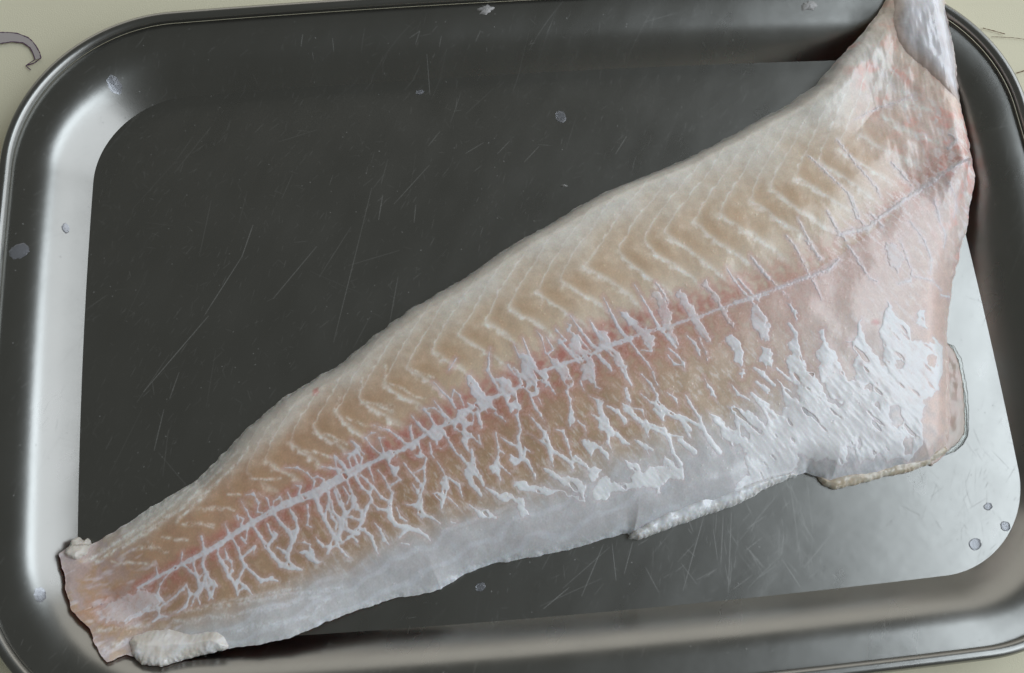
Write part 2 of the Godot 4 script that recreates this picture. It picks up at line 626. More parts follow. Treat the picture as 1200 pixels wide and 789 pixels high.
func shape_flesh(flap: PackedFloat32Array) -> void:
	var amber := Color(0.74, 0.62, 0.48)
	var olive := Color(0.83, 0.77, 0.68)
	var rosy := Color(0.88, 0.78, 0.73)
	var pale := Color(0.85, 0.84, 0.80)
	var cool := Color(0.76, 0.765, 0.775)
	var red := Color(0.66, 0.38, 0.32)
	var rust := Color(0.67, 0.52, 0.36)
	for j in NY:
		var y := Y0 + j * CELL
		for i in NX:
			var k := j * NX + i
			var od := out_d[k]
			if od > 1.5:
				continue
			var x := X0 + i * CELL
			var sp := col_sp[i]
			var te := maxf(col_te[i], sp + 2.0)
			var be := minf(col_be[i], sp - 2.0)
			var upper := y > sp
			var v := clampf((y - sp) / (te - sp), 0.0, 1.0)
			var w := clampf((sp - y) / (sp - be), 0.0, 1.0)
			var n1 := coarse.get_noise_2d(x, y)
			var n2 := medium.get_noise_2d(x, y)
			var n3 := fine.get_noise_2d(x, y)
			# thickness
			var core := (6.5 + 8.5 * smoothstep(0.0, 200.0, x)) * (1.0 - 0.55 * smoothstep(300.0, 350.0, x) * smoothstep(-10.0, 30.0, y)) * (0.45 + 0.55 * smoothstep(0.0, 45.0, x))
			var prof := 0.86 + 0.14 * smoothstep(0.0, 0.35, v) - 0.12 * smoothstep(0.5, 1.0, v) if upper else 0.86 - 0.42 * smoothstep(0.0, 1.0, w)
			var e := 1.0 - pow(1.0 - clampf(-od / (10.0 if upper else 13.0), 0.0, 1.0), 2.2)
			var h := 1.2 + core * prof * e
			# muscle blocks: chevrons that point to the tail
			var apex := sp + 0.52 * (te - sp)
			var off := y - apex
			var lean := sqrt(off * off + 1.0) - 1.0
			var foot := x - (1.45 * lean + 0.012 * lean * lean if off > 0.0 else 0.53 * lean) + n1 * 1.6 + n2 * 1.1 + n3 * 0.15
			var ph := block_of(foot)
			var fr := ph - floorf(ph)
			var dl := minf(fr, 1.0 - fr) * 10.0
			var broken := clampf(0.8 + n2 * 0.5 + fine.get_noise_2d(x * 0.7, y * 0.7) * 0.3, 0.25, 1.2)
			var lit := 0.0
			if upper:
				var leg := smoothstep(0.04, 0.2, v) * smoothstep(0.60, 0.48, v)
				lit = maxf(leg * (0.95 * exp(-dl * dl * (0.8 - 0.4 * n2))), 0.75 * exp(-dl * dl * 3.0) * smoothstep(0.4, 0.55, v) * smoothstep(1.0, 0.85, v)) * broken
				lit *= smoothstep(358.0, 335.0, x) * smoothstep(50.0, 85.0, x)
			var sep := maxf(septum[k], lit * 0.8)
			# distance to the membrane
			var m := web[k]
			h += septum[k] * 0.10 + lit * 0.015 + cos(fr * TAU) * 0.015 * (1.0 if upper else 0.0) + n1 * 0.4 + n2 * 0.03 + n3 * 0.006 + maxf(n3 - 0.5, 0.0) * smoothstep(0.15, 0.5, n2) * 0.5
			if not upper:
				h += sin((w * 7.0 + x * 0.02 + n1 * 0.5) * TAU) * 0.03 * smoothstep(0.4, 0.8, w) * smoothstep(170.0, 100.0, x)
			if x > 290.0:
				h += (medium.get_noise_2d(x * 0.5 + 40.0 - y * 0.15, y * 0.25 + x * 0.1) * 0.35 + medium.get_noise_2d(x * 1.4 - y * 0.5, y * 0.4) * 0.12) * smoothstep(300.0, 350.0, x)
			base[k] = support(x, y) + 0.15
			top[k] = base[k] + maxf(h, 0.8)
			# colour
			var c: Color
			if upper:
				var brown := mix3(Color(0.67, 0.51, 0.38), amber, smoothstep(60.0, 170.0, x))
				c = mix3(mix3(brown, olive, smoothstep(70.0, 200.0, x) * (0.45 + 0.4 * smoothstep(0.35, 0.1, v))), rosy, smoothstep(285.0, 345.0, x))
				c = mix3(c, rust, clampf(0.35 + 0.5 * sin((fr - 0.1) * TAU) + n1 * 0.5, 0.0, 1.0) * 0.5 * exp(-pow((v - 0.46) / 0.16, 2.0)) * smoothstep(345.0, 300.0, x))
				c = mix3(c, red, smoothstep(0.22, 0.05, v) * (1.0 - 0.5 * smoothstep(190.0, 270.0, x)) * clampf(0.7 + n2 * 0.9, 0.0, 1.0))
				c = mix3(c, pale, smoothstep(0.46, 0.88, v + n2 * 0.03 + n1 * 0.10) * 0.85)
				c = mix3(c, Color.WHITE, 0.08)
				c = mix3(c, cool, smoothstep(7.0, 0.5, -od) * 0.5 * smoothstep(345.0, 325.0, x))
			else:
				c = mix3(mix3(Color(0.68, 0.55, 0.43), Color(0.74, 0.64, 0.53), smoothstep(110.0, 220.0, x)), Color(0.84, 0.76, 0.72), smoothstep(210.0, 270.0, x))
				c = mix3(c, red, smoothstep(0.34, 0.05, w) * (0.85 - 0.6 * smoothstep(190.0, 260.0, x)) * clampf(0.7 + n2 * 0.9, 0.0, 1.0))
				c = mix3(c, Color(0.84, 0.80, 0.76), smoothstep(0.05, 0.5, n2 + n3 * 0.3) * 0.25)
				c = mix3(c, Color(0.63, 0.50, 0.37), smoothstep(0.1, 0.25, w) * smoothstep(0.62, 0.45, w) * 0.5 * smoothstep(230.0, 150.0, x))
				# thin white haze of connective tissue that runs with the ribs
				var ru := x * 0.97 + y * 0.26
				var rt := y * 0.97 - x * 0.26
				var haze := medium.get_noise_2d(ru * 2.2 + 31.0, rt * 0.55) + 0.5 * fine.get_noise_2d(ru * 1.3, rt * 0.35)
				c = mix3(c, Color(0.90, 0.875, 0.87), smoothstep(0.05, 0.75, haze) * 0.55 * smoothstep(0.10, 0.35, w) * smoothstep(50.0, 90.0, x))
				var band := smoothstep(0.44, 0.76, w + n1 * 0.08 - 0.06 * smoothstep(80.0, 20.0, x)) * smoothstep(340.0, 310.0, x)
				c = mix3(c, cool.lerp(Color(0.90, 0.89, 0.90), smoothstep(195.0, 240.0, x) * clampf(0.5 + 1.2 * medium.get_noise_2d((x * 0.97 + y * 0.26) * 1.6, (y * 0.97 - x * 0.26) * 0.5), 0.0, 1.0)).lerp(Color(0.86, 0.75, 0.70), smoothstep(258.0, 292.0, x + n2 * 8.0)), band * 0.92)
				if x < 190.0:
					c = mix3(c, Color(0.90, 0.92, 0.96), band * smoothstep(0.35, 1.0, sin((w * 7.0 + x * 0.02 + n1 * 0.5) * TAU)) * 0.25)
			if x > 255.0:      # torn white sinew over the head half of the midline
				var tear := medium.get_noise_2d((x * 0.93 + y * 0.36) * 2.4, (y * 0.93 - x * 0.36) * 0.6) + 0.4 * n3 + 0.3 * n2
				var near := exp(-pow((y - sp - 2.0) / 11.0, 2.0)) * smoothstep(255.0, 300.0, x)
				c = mix3(c, Color(0.93, 0.89, 0.88), smoothstep(0.0, 0.55, tear) * near * 0.7)
			if x < 28.0:
				c = mix3(c, Color(0.70, 0.60, 0.58).lerp(Color(0.66, 0.52, 0.40), clampf(0.3 + n2 * 1.2 + n1, 0.0, 1.0)), smoothstep(30.0, 6.0, x + n2 * 5.0) * 0.75)
				c = mix3(c, Color(0.86, 0.83, 0.86), smoothstep(0.1, 0.6, medium.get_noise_2d(x * 0.5, y * 1.4)) * 0.5)
			if x > 318.0:      # bruised, pink cut end
				c = mix3(c, Color(0.90, 0.62, 0.57), smoothstep(-0.15, 0.9, medium.get_noise_2d(x * 0.4, y * 0.4) + n2 * 0.4 + n3 * 0.15) * smoothstep(312.0, 340.0, x) * 0.95)
				c = mix3(c, Color(0.95, 0.90, 0.89), smoothstep(0.1, 0.5, medium.get_noise_2d(x * 1.1 + 90.0, y * 0.7)) * smoothstep(312.0, 340.0, x) * 0.7)
			var fl := flap[k]
			if fl < 12.0:
				c = mix3(c, Color(0.90, 0.78, 0.69), smoothstep(12.0, 1.0, fl) * 0.6)
			for spot in [Vector3(353.5, 46.0, 2.2), Vector3(357.0, 48.0, 1.2), Vector3(356.0, 18.0, 2.2), Vector3(354.0, 7.0, 1.8), Vector3(282.0, -35.0, 1.4), Vector3(96.0, 27.0, 1.4)]:
				var dd := Vector2(x - spot.x, y - spot.y).length() + n2 * 1.2
				if dd < spot.z * 1.5:
					c = mix3(c, Color(0.80, 0.40, 0.38), smoothstep(spot.z * 1.5, 0.0, dd) * 0.65)
			c = mix3(c, Color(0.94, 0.92, 0.89) if upper else Color(0.90, 0.91, 0.93), minf(sep, 0.9) * (1.0 if upper else 0.6))
			c = mix3(c, Color(0.86, 0.80, 0.80), smoothstep(1.1, -0.2, m) * 0.42)
			c = mix3(c, red, smoothstep(1.6, 0.8, m) * 0.15 * smoothstep(300.0, 240.0, x) * smoothstep(0.55, 0.45, w))
			var g := 1.10 + n3 * 0.05 + n2 * 0.04
			c = mix3(c, Color(0.83, 0.79, 0.79), 0.13)
			flesh_color[k] = Color(c.r * g, c.g * g, c.b * g).srgb_to_linear()


func setup_blocks() -> void:
	# where the chevron between two muscle blocks points on the fillet, from tail to head
	var at := [2.0, 9.0, 16.0, 23.0, 30.0, 37.0, 44.0, 51.0, 58.0, 65.6, 73.0, 81.5, 90.7, 99.3, 108.2, 118.4, 127.8, 138.1, 148.6, 158.2, 168.2, 179.2, 188.6, 198.9, 210.2, 220.7, 229.6, 240.4, 251.3, 263.0, 272.6, 283.5, 293.5, 304.0, 315.0, 326.0, 337.0, 348.0, 359.0, 370.0, 381.0]
	var k := 0
	for i in 900:
		var x := i * 0.5 - 60.0
		while k < at.size() - 2 and x > at[k + 1]:
			k += 1
		blocks.append(k + (x - at[k]) / (at[k + 1] - at[k]))


func block_of(x: float) -> float:
	var f := clampf((x + 60.0) * 2.0, 0.0, 898.0)
	var i := int(f)
	return lerpf(blocks[i], blocks[i + 1], f - i)


# ---------------------------------------------------------------- a sheet cut out of the grid
func sheet(f: PackedFloat32Array, z: PackedFloat32Array, under: PackedFloat32Array, col: PackedColorArray, box: Array, closed: bool) -> ArrayMesh:
	var pos := PackedVector3Array()
	var nor := PackedVector3Array()
	var cols := PackedColorArray()
	var idx := PackedInt32Array()
	var node := PackedInt32Array()
	var eh := PackedInt32Array()
	var ev := PackedInt32Array()
	node.resize(NX * NY)
	node.fill(-1)
	eh.resize(NX * NY)
	eh.fill(-1)
	ev.resize(NX * NY)
	ev.fill(-1)
	var low := PackedFloat32Array()
	var sides := PackedInt32Array()
	var at := PackedInt32Array([0, 0, 0, 0])
	var loop := PackedInt32Array()
	var is_edge := PackedByteArray()
	for j in range(maxi(box[2], 1), mini(box[3], NY - 3)):
		for i in range(maxi(box[0], 1), mini(box[1], NX - 3)):
			at[0] = j * NX + i
			at[1] = at[0] + 1
			at[2] = at[0] + NX + 1
			at[3] = at[0] + NX
			if f[at[0]] >= 0.0 and f[at[1]] >= 0.0 and f[at[2]] >= 0.0 and f[at[3]] >= 0.0:
				continue
			loop.clear()
			is_edge.clear()
			for c in 4:
				var k := at[c]
				var k2 := at[(c + 1) & 3]
				if f[k] < 0.0:
					if node[k] < 0:
						node[k] = pos.size()
						push_vertex(pos, nor, cols, low, k, k, 0.0, z, under, col)
					loop.append(node[k])
					is_edge.append(0)
				if (f[k] < 0.0) != (f[k2] < 0.0):
					var first := mini(k, k2)
					var last := maxi(k, k2)
					var flat := last == first + 1
					var id := eh[first] if flat else ev[first]
					if id < 0:
						id = pos.size()
						if flat:
							eh[first] = id
						else:
							ev[first] = id
						push_vertex(pos, nor, cols, low, first, last, clampf(f[first] / (f[first] - f[last]), 0.02, 0.98), z, under, col)
					loop.append(id)
					is_edge.append(1)
			for t in range(1, loop.size() - 1):
				idx.append(loop[0])
				idx.append(loop[t + 1])
				idx.append(loop[t])
			if closed:
				for t in loop.size():
					var u := (t + 1) % loop.size()
					if is_edge[t] and is_edge[u]:
						sides.append(loop[t])
						sides.append(loop[u])
	if closed:
		var n := pos.size()
		var tri := idx.size()
		for v in n:
			pos.append(Vector3(pos[v].x, low[v] * 0.001, pos[v].z))
			nor.append(Vector3.DOWN)
			cols.append(cols[v])
		for t in range(0, tri, 3):
			idx.append(idx[t] + n)
			idx.append(idx[t + 2] + n)
			idx.append(idx[t + 1] + n)
		for t in range(0, sides.size(), 2):
			var a := sides[t]
			var b := sides[t + 1]
			var d := pos[b] - pos[a]
			var out := Vector3(d.z, 0, -d.x).normalized()
			var s := pos.size()
			for q in [a, b, b + n, a + n]:
				pos.append(pos[q])
				nor.append(-out)
				cols.append(cols[q])
			for q in [0, 1, 2, 0, 2, 3]:
				idx.append(s + q)
	var arr := []
	arr.resize(Mesh.ARRAY_MAX)
	arr[Mesh.ARRAY_VERTEX] = pos
	arr[Mesh.ARRAY_NORMAL] = nor
	arr[Mesh.ARRAY_COLOR] = cols
	arr[Mesh.ARRAY_INDEX] = idx
	var mesh := ArrayMesh.new()
	mesh.add_surface_from_arrays(Mesh.PRIMITIVE_TRIANGLES, arr)
	return mesh


func push_vertex(pos: PackedVector3Array, nor: PackedVector3Array, cols: PackedColorArray, low: PackedFloat32Array, a: int, b: int, t: float, z: PackedFloat32Array, under: PackedFloat32Array, col: PackedColorArray) -> void:
	var x := X0 + lerpf(a % NX, b % NX, t) * CELL
	var y := Y0 + lerpf(a / NX, b / NX, t) * CELL
	pos.append(Vector3(x, lerpf(z[a], z[b], t), -y) * 0.001)
	var gx := lerpf(z[a + 1] - z[a - 1], z[b + 1] - z[b - 1], t) / (2.0 * CELL)
	var gy := lerpf(z[a + NX] - z[a - NX], z[b + NX] - z[b - NX], t) / (2.0 * CELL)
	nor.append(Vector3(-gx, 1.0, gy).normalized())
	cols.append(col[a].lerp(col[b], t))
	low.append(lerpf(under[a], under[b], t))


func grid(value: float) -> PackedFloat32Array:
	var f := PackedFloat32Array()
	f.resize(NX * NY)
	f.fill(value)
	return f


func poly_field(p: Array, reach: float) -> PackedFloat32Array:
	var f := grid(reach + 1.0)
	var b := poly_box(p, reach)
	for j in range(b[2], b[3] + 1):
		for i in range(b[0], b[1] + 1):
			f[j * NX + i] = poly_distance(p, X0 + i * CELL, Y0 + j * CELL)
	return f


func fish_material(called: String, rough: float, coat: float, sss: float) -> StandardMaterial3D:
	var m := StandardMaterial3D.new()
	m.resource_name = called
	m.vertex_color_use_as_albedo = true
	m.roughness = rough
	m.metallic_specular = 0.5
	m.clearcoat_enabled = coat > 0.0
	m.clearcoat = coat
	m.clearcoat_roughness = 0.16
	if sss > 0.0:
		m.subsurf_scatter_enabled = true
		m.subsurf_scatter_strength = sss
	return m


func lobe(called: String, outline: Array, f: PackedFloat32Array, rise: float, radius: float, on_flesh: bool, sink: float, bump: float, shade: Callable, m: Material, parent: Node3D) -> void:
	# a raised piece: a dome over its outline, laid on the flesh or on the tray
	var z := grid(0.0)
	var u := grid(0.0)
	var c := PackedColorArray()
	c.resize(NX * NY)
	var b := poly_box(outline, 3.0)
	for j in range(b[2], b[3] + 1):
		for i in range(b[0], b[1] + 1):
			var k: int = j * NX + i
			var x := X0 + i * CELL
			var y := Y0 + j * CELL
			f[k] += medium.get_noise_2d(x * 0.8, y * 0.8) * 0.3 + fine.get_noise_2d(x * 0.5, y * 0.5) * 0.18
			var d := clampf(-f[k] / radius, 0.0, 1.0)
			var dome := sqrt(1.0 - (1.0 - d) * (1.0 - d))
			var ground := base[k] if out_d[k] < 1.5 else support(x, y) + 0.15
			var low := (maxf(top[k], ground) if on_flesh and out_d[k] < 0.0 else ground) - sink
			u[k] = low
			var tilt := clampf(0.6 - 0.10 * (0.93 * x - 0.37 * y - 313.0), -1.0, 0.7) * minf(d * 1.6, 1.0) if called == "folded_flap" else 0.0
			z[k] = low + 0.4 + tilt + rise * dome + bump * (medium.get_noise_2d(x * 0.5, y * 0.5) + 0.12 * medium.get_noise_2d(x * 1.6, y * 1.6)) * d
			c[k] = shade.call(x, y, d).srgb_to_linear()
	part(called, sheet(f, z, u, c, b, true), m, parent)


func build_fillet() -> void:
	web = grid(3.0)
	dens = grid(0.0)
	septum = grid(0.0)
	out_d = grid(14.0)
	top = grid(0.0)
	base = grid(0.0)
	flesh_color.resize(NX * NY)
	outline_field(fillet_outline())
	var sp := fillet_spine()
	for i in NX:
		var x := X0 + i * CELL
		var y := 0.0
		if x <= sp[0]:
			y = sp[1]
		elif x >= sp[sp.size() - 2]:
			y = sp[sp.size() - 1]
		else:
			var s := 0
			while sp[s + 2] < x:
				s += 2
			y = lerpf(sp[s + 1], sp[s + 3], (x - sp[s]) / (sp[s + 2] - sp[s]))
		col_sp.append(y)
	membrane_tail()
	membrane_left()
	membrane_middle()
	membrane_centre()
	membrane_belly()
	membrane_right()
	membrane_head()
	septa()
	# torn edges and pores
	for j in NY:
		for i in NX:
			var k := j * NX + i
			if web[k] < 1.5:
				var x := X0 + i * CELL
				var y := Y0 + j * CELL
				var thin := 1.0 - dens[k]
				web[k] += fine.get_noise_2d(x * 0.8, y * 0.8) * (0.12 + thin * 0.45) + medium.get_noise_2d(x * 2.0, y * 2.0) * (0.18 + thin * 0.3)
				if web[k] < -0.3 and dens[k] > 0.7:
					var pore := medium.get_noise_2d((x * 0.97 + y * 0.26) * 1.15 + 300.0, (y * 0.97 - x * 0.26) * 0.32) + 0.06 * fine.get_noise_2d(x * 0.5, y * 0.5)
					if pore > 0.5 and web[k] < -0.9:
						web[k] = maxf(web[k], (pore - 0.57) * 5.0)
				web[k] = maxf(web[k], out_d[k] + 0.5)
	var flap := poly_field(flap_outline(), 14.0)
	shape_flesh(flap)
	var fish := thing("fish_fillet", Vector3(FISH_AT.x, 0.0, FISH_AT.y) * 0.001)
	fish.rotation.y = FISH_TURN
	tag(fish, "raw skinned white fish fillet lying diagonally across the steel tray", "fish fillet")
	var whole := [1, NX - 2, 1, NY - 2]
	part("flesh", sheet(out_d, top, base, flesh_color, whole, true), fish_material("wet_flesh", 0.42, 0.75, 0.12), fish)
	# the white membrane, a skin of its own a little proud of the flesh
	var z := grid(0.0)
	var mc := PackedColorArray()
	mc.resize(NX * NY)
	for j in NY:
		for i in NX:
			var k := j * NX + i
			if web[k] < 1.0:
				var x := X0 + i * CELL
				var y := Y0 + j * CELL
				var n := fine.get_noise_2d(x * 0.9, y * 0.9)
				var d := clampf(-web[k], 0.0, 3.0)
				var along := medium.get_noise_2d((x * 0.97 + y * 0.26) * 1.8, (y * 0.97 - x * 0.26) * 0.5)
				z[k] = top[k] - 0.06 + 0.20 * (1.0 - exp(-d / 0.5)) + along * 0.07 * dens[k] * dens[k] * minf(d, 1.0)
				if web[k] > 0.0:
					z[k] = top[k] - 0.06 - web[k] * 0.3
				var q := dens[k] * clampf(0.16 + 1.0 * smoothstep(0.0, 0.75, d + n * 0.1), 0.0, 1.0) + n * 0.08
				# slits and thin places between the fibres, more of them towards the belly
				var slit := medium.get_noise_2d((x * 0.97 + y * 0.26) * 1.15 + 300.0, (y * 0.97 - x * 0.26) * 0.32) + 0.25 * n
				q -= smoothstep(0.22, 0.55, slit) * 0.4 * smoothstep(0.4, 1.4, d)
				q -= smoothstep(0.1, 0.6, coarse.get_noise_2d(x * 2.2 + 60.0, y * 2.2)) * 0.25 * smoothstep(0.8, 2.0, d)
				q -= smoothstep(0.25, 0.6, fine.get_noise_2d(x * 1.2, y * 1.2 + 200.0)) * 0.25 * smoothstep(0.6, 2.0, d)
				var white := Color(0.93, 0.91, 0.92).lerp(Color(1.0, 0.998, 1.0), smoothstep(0.0, 35.0, col_sp[i] - y))
				mc[k] = flesh_color[k].lerp(white.srgb_to_linear(), clampf(q - maxf(along, 0.0) * 0.12 - maxf(medium.get_noise_2d(x * 1.3, y * 1.3), 0.0) * 0.25, 0.04, 1.0))
	part("white_membrane", sheet(web, z, base, mc, whole, false), fish_material("white_membrane", 0.42, 0.7, 0.1), fish)
	var glassy := fish_material("wet_fat", 0.28, 0.8, 0.1)
	lobe("folded_flap", flap_outline(), flap, 0.7, 8.0, true, 0.4, 0.10,
		func(x, y, d): return Color(0.86, 0.76, 0.71).lerp(Color(0.92, 0.88, 0.88), smoothstep(0.0, 0.5, d)).lerp(Color(0.97, 0.95, 0.96), clampf(0.5 + medium.get_noise_2d(x * 0.6, y * 0.6), 0.0, 1.0) * smoothstep(0.2, 0.7, d)), glassy, fish)
	lobe("fat_lump", lump_outline(), poly_field(lump_outline(), 4.0), 5.5, 7.5, false, 0.0, 0.6,
		func(x, y, d): return Color(0.84, 0.80, 0.75).lerp(Color(0.96, 0.95, 0.95), clampf(0.45 + 0.8 * medium.get_noise_2d(x * 0.5, y * 0.5) + 0.3 * medium.get_noise_2d(x * 1.6, y * 1.1) + d * 0.2, 0.0, 1.0)), glassy, fish)
	lobe("fat_bead", bead_outline(), poly_field(bead_outline(), 4.0), 4.6, 3.2, false, 0.0, 0.7,
		func(x, y, d): return Color(0.90, 0.88, 0.86).lerp(Color(0.98, 0.98, 0.99), clampf(d + medium.get_noise_2d(x * 1.5, y * 1.5), 0.0, 1.0)), glassy, fish)
	lobe("skin_strip", strip_outline(), poly_field(strip_outline(), 4.0), 2.2, 3.0, false, 0.0, 0.6,
		func(x, y, d): return Color(0.84, 0.76, 0.66).lerp(Color(0.92, 0.87, 0.80), clampf(0.5 + medium.get_noise_2d(x * 1.1, y * 1.1) * 1.2, 0.0, 1.0)), glassy, fish)
	lobe("under_flap", under_outline(), poly_field(under_outline(), 4.0), 0.9, 3.0, false, 0.1, 0.2,
		func(x, y, d): return Color(0.82, 0.74, 0.68).lerp(Color(0.88, 0.76, 0.71), clampf(0.5 + medium.get_noise_2d(x * 0.6, y * 0.6) * 1.2, 0.0, 1.0)), glassy, fish)
	lobe("torn_shred", shred_outline(), poly_field(shred_outline(), 4.0), 2.4, 2.5, true, 0.2, 0.5,
		func(x, y, d): return Color(0.80, 0.76, 0.72), glassy, fish)


	# the thin pool of juice that has run out beside the head end
	var water := StandardMaterial3D.new()
	water.resource_name = "fish_juice"
	water.albedo_color = Color(0.96, 0.97, 0.96, 0.08)
	water.roughness = 0.05
	water.refraction_enabled = true
	water.refraction_scale = 0.033
	var pool := thing("juice_pool", fish.position)
	pool.rotation.y = FISH_TURN
	tag(pool, "thin clear pool of fish juice on the steel along the fillet's wide cut end", "juice pool")
	lobe("film", pool_outline(), poly_field(pool_outline(), 4.0), 0.45, 1.2, false, 0.1, 0.0, func(x, y, d): return Color.WHITE, water, pool)


# ---------------------------------------------------------------- drops and flecks left on the steel
func build_drops() -> void:
	var milky := StandardMaterial3D.new()
	milky.resource_name = "clear_water"
	milky.albedo_color = Color(0.95, 0.96, 1.0, 0.12)
	milky.roughness = 0.08
	milky.refraction_enabled = true
	milky.refraction_scale = 0.033
	var flake := StandardMaterial3D.new()
	flake.roughness = 0.3
	flake.clearcoat_enabled = true
	flake.clearcoat = 0.6
	flake.transparency = BaseMaterial3D.TRANSPARENCY_ALPHA
	flake.resource_name = "fish_fleck"
	flake.albedo_color = Color(0.84, 0.83, 0.82, 0.62)
	var rows := [
		[-11.1, -121.9, 5.5, 3.2, 0.3, 1, "small torn white fish fleck on the flange at the top edge of the photo"],
		[14.7, -82.0, 2.3, 3.0, 0.3, 0, "oval bluish drop alone on the dark tray floor above the fillet"],
		[-151.1, -100.6, 2.6, 4.0, 0.5, 0, "grey drop on the bright curved wall in the corner near the printed leaf"],
		[-180.2, -34.7, 4.0, 3.0, 0.5, 0, "bluish drop smeared on the dark flange at the tray's left side"],
		[-38.7, -96.2, 1.8, 1.2, 0.2, 0, "tiny pale drop on the floor just inside the tray's far wall"],
		[13.1, -52.9, 1.9, 0.5, -0.2, 1, "thin white sliver on the dark floor close to the fillet's upper edge"],
		[-29.2, 90.4, 2.0, 1.6, 0.4, 0, "faint drop on the dark floor just below the fillet's lower edge"],
		[-168.0, 81.8, 2.0, 2.8, 0.2, 0, "clear drop on the tray wall beside the fillet's tail end"],
		[140.2, 90.3, 2.6, 2.2, 0.2, 0, "round flat drop, largest of three in the bright lower corner of the floor"],
		[152.0, 85.2, 2.0, 2.0, 0.2, 0, "drop touching the crease at the floor's bright lower corner"],
		[147.6, 78.1, 1.8, 1.4, 0.4, 0, "small drop farthest up the bright lower corner of the floor"],
		[113.7, -116.3, 6.0, 3.4, 0.1, 1, "large glossy fish fleck on the flange beside the fillet's folded flap"],
		[-167.5, -45.3, 1.6, 2.2, 0.2, 0, "tiny grey drop on the bright wall at the tray's left side"],
	]
	for r in rows:
		var flaky: bool = r[5] == 1
		var s := tray_distance(r[0], r[1])
		var slope := (wall_height(s + 0.5) - wall_height(s - 0.5)) if s > 0.5 else 0.0
		var o := MeshInstance3D.new()
		o.name = "fish_fleck" if flaky else "water_drop"
		o.mesh = drop_mesh(r[2] * (1.1 if flaky else 1.75), r[3] * (1.1 if flaky else 1.75), 0.9 if flaky else 0.45, 0.34 if flaky else 0.12, int(r[0] * 10.0))
		o.material_override = flake if flaky else milky
		var g := Vector2(tray_distance(r[0] + 0.5, r[1]) - tray_distance(r[0] - 0.5, r[1]), tray_distance(r[0], r[1] + 0.5) - tray_distance(r[0], r[1] - 0.5)).normalized()
		var up := Vector3(-g.x * slope, 1.0, -g.y * slope).normalized()
		var side := up.cross(Vector3(0, 0, 1)).normalized()
		o.basis = Basis(-side.cross(up).cross(up), up, side.cross(up)).orthonormalized() * Basis(Vector3.UP, r[4])
		o.position = Vector3(r[0], wall_height(s) + 0.02, r[1]) * 0.001
		add_child(o, true)
		tag(o, r[6], "fish fleck" if flaky else "water drop", "fish flecks left on the tray" if flaky else "drops left on the tray")


func drop_mesh(wide: float, long: float, tall: float, ragged: float, at: int) -> ArrayMesh:
	var st := SurfaceTool.new()
	st.begin(Mesh.PRIMITIVE_TRIANGLES)
	var rings := 7
	var n := 28
	for r in rings + 1:
		var t := float(r) / rings
		for i in n:
			var a := TAU * i / n
			var k := 1.0 + ragged * 1.6 * medium.get_noise_2d(cos(a) * 7.0 + at, sin(a) * 7.0)
			var y := tall * pow(1.0 - t * t, 0.6) * (1.0 + ragged * fine.get_noise_2d(cos(a) * t * 3.0 + at, sin(a) * t * 3.0))
			st.add_vertex(Vector3(cos(a) * t * k * wide * 0.5, y, sin(a) * t * k * long * 0.5) * 0.001)
	for r in rings:
		for i in n:
			var j := (i + 1) % n
			for q in [r * n + i, r * n + n + i, r * n + n + j, r * n + i, r * n + n + j, r * n + j]:
				st.add_index(q)
	st.generate_normals()
	return st.commit()


# ---------------------------------------------------------------- the membrane as it lies on this fillet
func fillet_outline() -> Array:
	return [0.5,14.5, 3.2,16.0, 5.7,15.2, 8.7,13.9, 12.7,14.4, 17.7,15.1, 32.2,17.3, 48.2,19.0, 56.6,22.6, 61.7,24.7, 70.1,28.5, 84.3,32.6, 97.9,34.5, 108.0,35.4, 122.9,39.7, 137.8,43.2, 148.3,44.2, 160.8,45.4, 174.2,48.2, 187.4,50.1, 198.3,50.9, 211.8,52.8, 226.6,53.5, 240.8,52.6, 255.4,52.3, 270.8,53.0, 286.8,54.5, 301.0,54.2, 314.3,55.9, 327.8,61.4, 338.9,65.0, 348.8,69.5, 356.9,75.1, 364.4,81.8, 379.4,74.1, 376.3,64.7, 370.3,52.8, 366.4,42.5, 360.9,31.6, 357.0,23.0, 353.7,14.0, 350.1,4.7, 347.7,-3.2, 342.9,-9.5, 334.7,-19.7, 327.9,-26.8, 321.2,-34.1, 313.9,-43.0, 306.9,-52.0, 300.9,-63.2, 292.1,-76.2, 285.9,-83.4, 277.1,-86.4, 261.8,-82.5, 251.2,-80.3, 241.8,-77.0, 238.7,-72.9, 236.0,-70.0, 232.5,-69.5, 221.6,-68.1, 209.9,-68.9, 197.6,-67.0, 189.1,-66.0, 175.5,-63.7, 171.3,-63.0, 170.4,-60.9, 160.4,-58.9, 148.7,-56.5, 135.4,-53.1, 124.4,-49.8, 115.6,-48.6, 106.6,-50.0, 91.1,-45.7, 74.4,-43.1, 63.4,-42.9, 56.2,-42.5, 45.0,-39.0, 37.0,-36.4, 29.3,-33.8, 17.2,-29.5, 9.7,-24.6, 4.7,-24.2, 2.9,-20.6, 2.4,-15.6, 1.9,-12.1, -1.0,-4.4, -1.1,2.7]

func fillet_spine() -> Array:
	return [0.7,-5.3, 8.6,-6.2, 19.5,-6.9, 30.9,-7.1, 37.1,-6.0, 48.5,-5.3, 66.6,-3.2, 81.5,-3.6, 92.5,-3.0, 107.1,-2.2, 115.4,-1.8, 126.2,-2.5, 137.8,-1.6, 146.8,-0.3, 155.8,-1.3, 165.7,-0.5, 175.8,-0.2, 185.1,-1.0, 194.7,-1.5, 202.5,-2.8, 213.2,-3.8, 225.4,-5.5, 237.1,-6.6, 246.6,-7.9, 254.8,-9.0, 270.1,-9.9, 282.7,-9.0, 304.7,-5.1, 326.1,0.3, 345.0,2.3]

